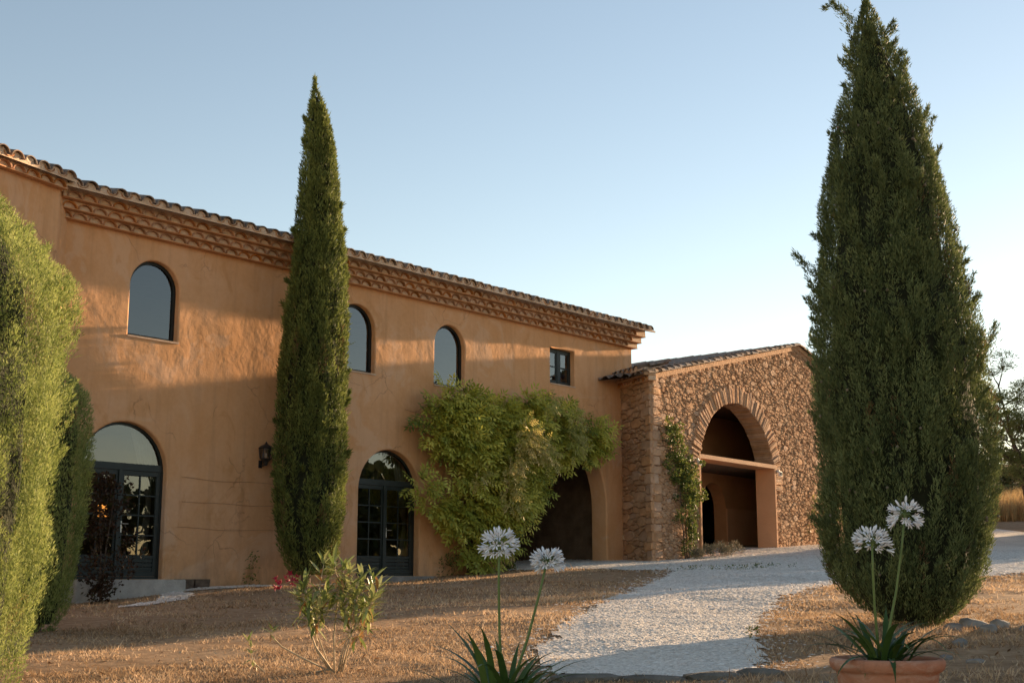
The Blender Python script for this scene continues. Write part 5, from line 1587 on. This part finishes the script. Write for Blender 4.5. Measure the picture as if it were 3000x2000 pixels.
def floret_mesh():
    mb = MB()
    for k in range(6):
        a = 2*math.pi*k/6; r = lambda t, rad, z: (rad*math.cos(a + t), rad*math.sin(a + t), z)
        mb.add([r(-0.5, 0.004, 0), r(0.5, 0.004, 0), r(-0.42, 0.008, 0.018), r(0.42, 0.008, 0.018), r(-0.30, 0.017, 0.032), r(0.30, 0.017, 0.032), r(0, 0.026, 0.040)],
               [(0, 1, 3, 2), (2, 3, 5, 4), (4, 5, 6)])
    return mb.mesh('floret', M['petal'])
FLORET = floret_mesh()
BUD = MB().lathe([(0.001, 0.0), (0.005, 0.004), (0.007, 0.018), (0.006, 0.030), (0.001, 0.038)], 7).mesh('bud', M['petal'], True)
def umbel(plant, base, top, curve, nf, rad, seed):
    random.seed(seed)
    b, t = Vector(base), Vector(top)
    mid = b.lerp(t, 0.5) + Vector(curve)
    pts = [b, b.lerp(mid, 0.55) + Vector(curve)*0.15, mid, mid.lerp(t, 0.55) + Vector(curve)*0.15, t]
    MB().tube([tuple(p) for p in pts], [0.0085, 0.008, 0.007, 0.0065, 0.006], 8).obj('flower_stalk', M['stalk'], plant, smooth=True)
    span = random.choice((1.02, 1.22, 1.40)); tilt = Vector((random.gauss(0, 0.16), random.gauss(0, 0.16), 0)); sag = random.uniform(0.0, 0.03)
    ped = MB()
    hd = MB().lathe([(0.001, -0.012), (0.008, -0.006), (0.010, 0.002), (0.006, 0.010), (0.001, 0.012)], 8).obj('flower_head', M['stalk'], plant, smooth=True, loc=tuple(t))
    for k in range(nf):
        g = 2.39996*k; zz = 0.94 - span*(k + 0.5)/nf
        rr = math.sqrt(max(0, 1 - zz*zz))
        d = Vector((rr*math.cos(g) + random.gauss(0, 0.10), rr*math.sin(g) + random.gauss(0, 0.10), zz + random.gauss(0, 0.10))) + tilt; d = d.normalized()
        Lp = rad*random.uniform(0.50, 0.72)
        if zz < -0.1: Lp *= 0.9
        e = d*Lp + Vector((0, 0, -0.010 - sag*random.random() if zz < 0.2 else 0))
        ped.tube([(0, 0, 0), tuple(d*Lp*0.5 + Vector((0, 0, 0.004))), tuple(e)], 0.0013, 4, False)
        if zz > 0.62 and random.random() < 0.75 or random.random() < 0.08:
            q = d.to_track_quat('Z', 'Y'); o = link('bud', BUD, hd, tuple(e), q.to_euler())
        else:
            dd = (d + Vector((0, 0, -0.15))).normalized(); q = dd.to_track_quat('Z', 'Y'); o = link('floret', FLORET, hd, tuple(e), q.to_euler())
        sc_ = random.uniform(0.82, 1.05); o.scale = (sc_, sc_, sc_*1.1)
    ped.obj('pedicels', M['stalk'], hd)

def pot(x, y, label, rim_z, r, group='terracotta pots'):
    gz = float(Gn(x, y)); h = rim_z - gz
    o = empty('flower_pot', (x, y, gz)); tag(o, label, 'pot', group)
    k = r/0.31
    prof = [(0.001, 0.0), (0.19*k, 0.0), (0.205*k, 0.02), (0.262*k, h*0.62), (0.274*k, h - 0.085), (0.279*k, h - 0.070), (0.290*k, h - 0.066), (0.305*k, h - 0.052), (0.312*k, h - 0.030), (0.310*k, h - 0.010), (0.300*k, h), (0.285*k, h + 0.002), (0.272*k, h - 0.008), (0.266*k, h - 0.03), (0.260*k, h - 0.10)]
    MB().lathe(prof, 64).obj('pot_body', M['pot'], o, smooth=True)
    MB().lathe([(0.001, h - 0.055), (0.12*k, h - 0.05), (0.263*k, h - 0.06)], 32).obj('soil', M['soil'], o)
    return gz + h - 0.05

def agap(x, y, z, label, leaves, umbels, seed, size=1.0):
    random.seed(seed)
    o = empty('agapanthus', (x, y, z)); tag(o, label, 'agapanthus', 'white agapanthus plants')
    for k in range(leaves):
        a = 2.39996*k + random.gauss(0, 0.3)
        in_ = (k/leaves)
        L = random.uniform(0.38, 0.60)*size; rise = R(random.uniform(48, 82)) if k % 3 else R(random.uniform(25, 50)); dr = random.uniform(0.5, 2.3)
        r0 = 0.05*random.random()
        p0 = (r0*math.cos(a) + random.gauss(0, 0.03), r0*math.sin(a) + random.gauss(0, 0.03), random.uniform(-0.01, 0.01))
        strap(p0, a, L, rise, dr, random.uniform(0.028, 0.042)).obj('leaf', M['agap'], o, smooth=True)
    for (top, curve, nf, rad, s) in umbels:
        umbel(o, (random.gauss(0, 0.02), random.gauss(0, 0.02), 0.0), (top[0] - x, top[1] - y, top[2] - z), curve, nf, rad, s)
def pxw(px, py, y):
    """metres at distance y for a direction given on the 2352-wide picture"""
    p = R(10.538); a = (px - 1176)/2919.0; b = (784 - py)/2919.0
    fy = math.cos(p) - b*math.sin(p); fz = math.sin(p) + b*math.cos(p)
    return (a/fy*y, y, fz/fy*y)
sz = pot(2.035, 7.1, 'round terracotta pot with a rolled rim holding the right agapanthus', -0.425, 0.303)
agap(2.02, 7.1, sz, 'potted white agapanthus with two flower heads before the large dark cypress', 40, [(pxw(2003, 1248, 7.05), (-0.01, 0, 0), 40, 0.108, 4), (pxw(2078, 1182, 7.15), (0.02, 0, 0), 40, 0.100, 5)], 31, 0.80)
sz2 = pot(-0.02, 6.6, 'terracotta pot below the left agapanthus at the bottom picture edge', -0.64, 0.31)
agap(-0.05, 6.6, sz2, 'white agapanthus with two flower heads at the bottom centre', 46, [(pxw(1146, 1250, 6.5), (-0.012, 0, 0), 42, 0.096, 6), (pxw(1256, 1290, 6.7), (0.02, 0, 0), 36, 0.088, 7)], 37)

# ------------------------------------------------------------------ rocks
def rock(x, y, sx, sy, sz, label, seed, sink=0.3, rot=0):
    random.seed(seed)
    bm = bmesh.new(); bmesh.ops.create_icosphere(bm, subdivisions=2, radius=1)
    for v in bm.verts:
        c = v.co; m = max(abs(c.x), abs(c.y), abs(c.z))
        q = c.lerp(c/m, 0.55)*(1 + 0.18*noise.noise(c*1.3 + Vector((seed, 0, 0))))
        v.co = Vector((q.x*sx, q.y*sy, q.z*sz))
    me = bpy.data.meshes.new('rock'); bm.to_mesh(me); bm.free(); me.materials.append(M['rock'])
    o = link('rock', me, None, (x, y, float(Gn(x, y)) + sz*(1 - 2*sink)*0.7), (random.uniform(-0.2, 0.2), random.uniform(-0.2, 0.2), rot + random.uniform(0, 3)))
    tag(o, label, 'rock', 'rocks under the large cypress')
rock(4.06, 11.8, 0.065, 0.06, 0.055, 'small pale cube-like rock right of the agapanthus leaves', 1)
rock(4.80, 13.5, 0.16, 0.11, 0.06, 'flat slab of rock at the foot of the large cypress', 2)
rock(4.72, 12.9, 0.11, 0.09, 0.06, 'grey rock in front of the slab under the large cypress', 3)
rock(5.12, 12.9, 0.15, 0.10, 0.035, 'flat grey rock near the right picture edge', 4)
rock(3.72, 10.5, 0.07, 0.05, 0.025, 'small flat rock in the dry grass right of the pot', 5)
rock(4.45, 13.1, 0.12, 0.10, 0.06, 'dark rock under the large cypress trunk', 6)
rock(3.62, 10.9, 0.05, 0.05, 0.03, 'pebble-sized rock behind the pot rim', 7)
rock(5.0, 13.35, 0.10, 0.08, 0.06, 'low rock between the two flat slabs', 8)
# rough stone edging where the drive meets the foreground
for k, (x, y, s) in enumerate(((0.55, 9.75, 0.28), (1.05, 9.72, 0.26), (1.50, 9.80, 0.24), (1.88, 9.95, 0.18))):
    rock(x, y, s, 0.12, 0.05, ['left end stone of the rough edging at the bottom of the drive', 'second stone from the left of the drive edging', 'third stone from the left of the drive edging', 'right end stone of the rough edging at the bottom of the drive'][k], 20 + k, 0.45, 0.0)
    o = C.objects[-1]; o.rotation_euler = (0, 0, random.uniform(-0.15, 0.15)); o['group'] = 'edging stones of the drive'; o.data.materials[0] = M['dark_rock']
for k in range(26):
    x = random.uniform(1.5, 2.25); y = random.uniform(8.0, 9.7)
    s = random.uniform(0.012, 0.03)
    rock(x, y, s*1.3, s, s*0.6, 'scattered white stone on the earth left of the terracotta pot', 50 + k, 0.2)
    o = C.objects[-1]; o['group'] = 'white stones left of the pot'
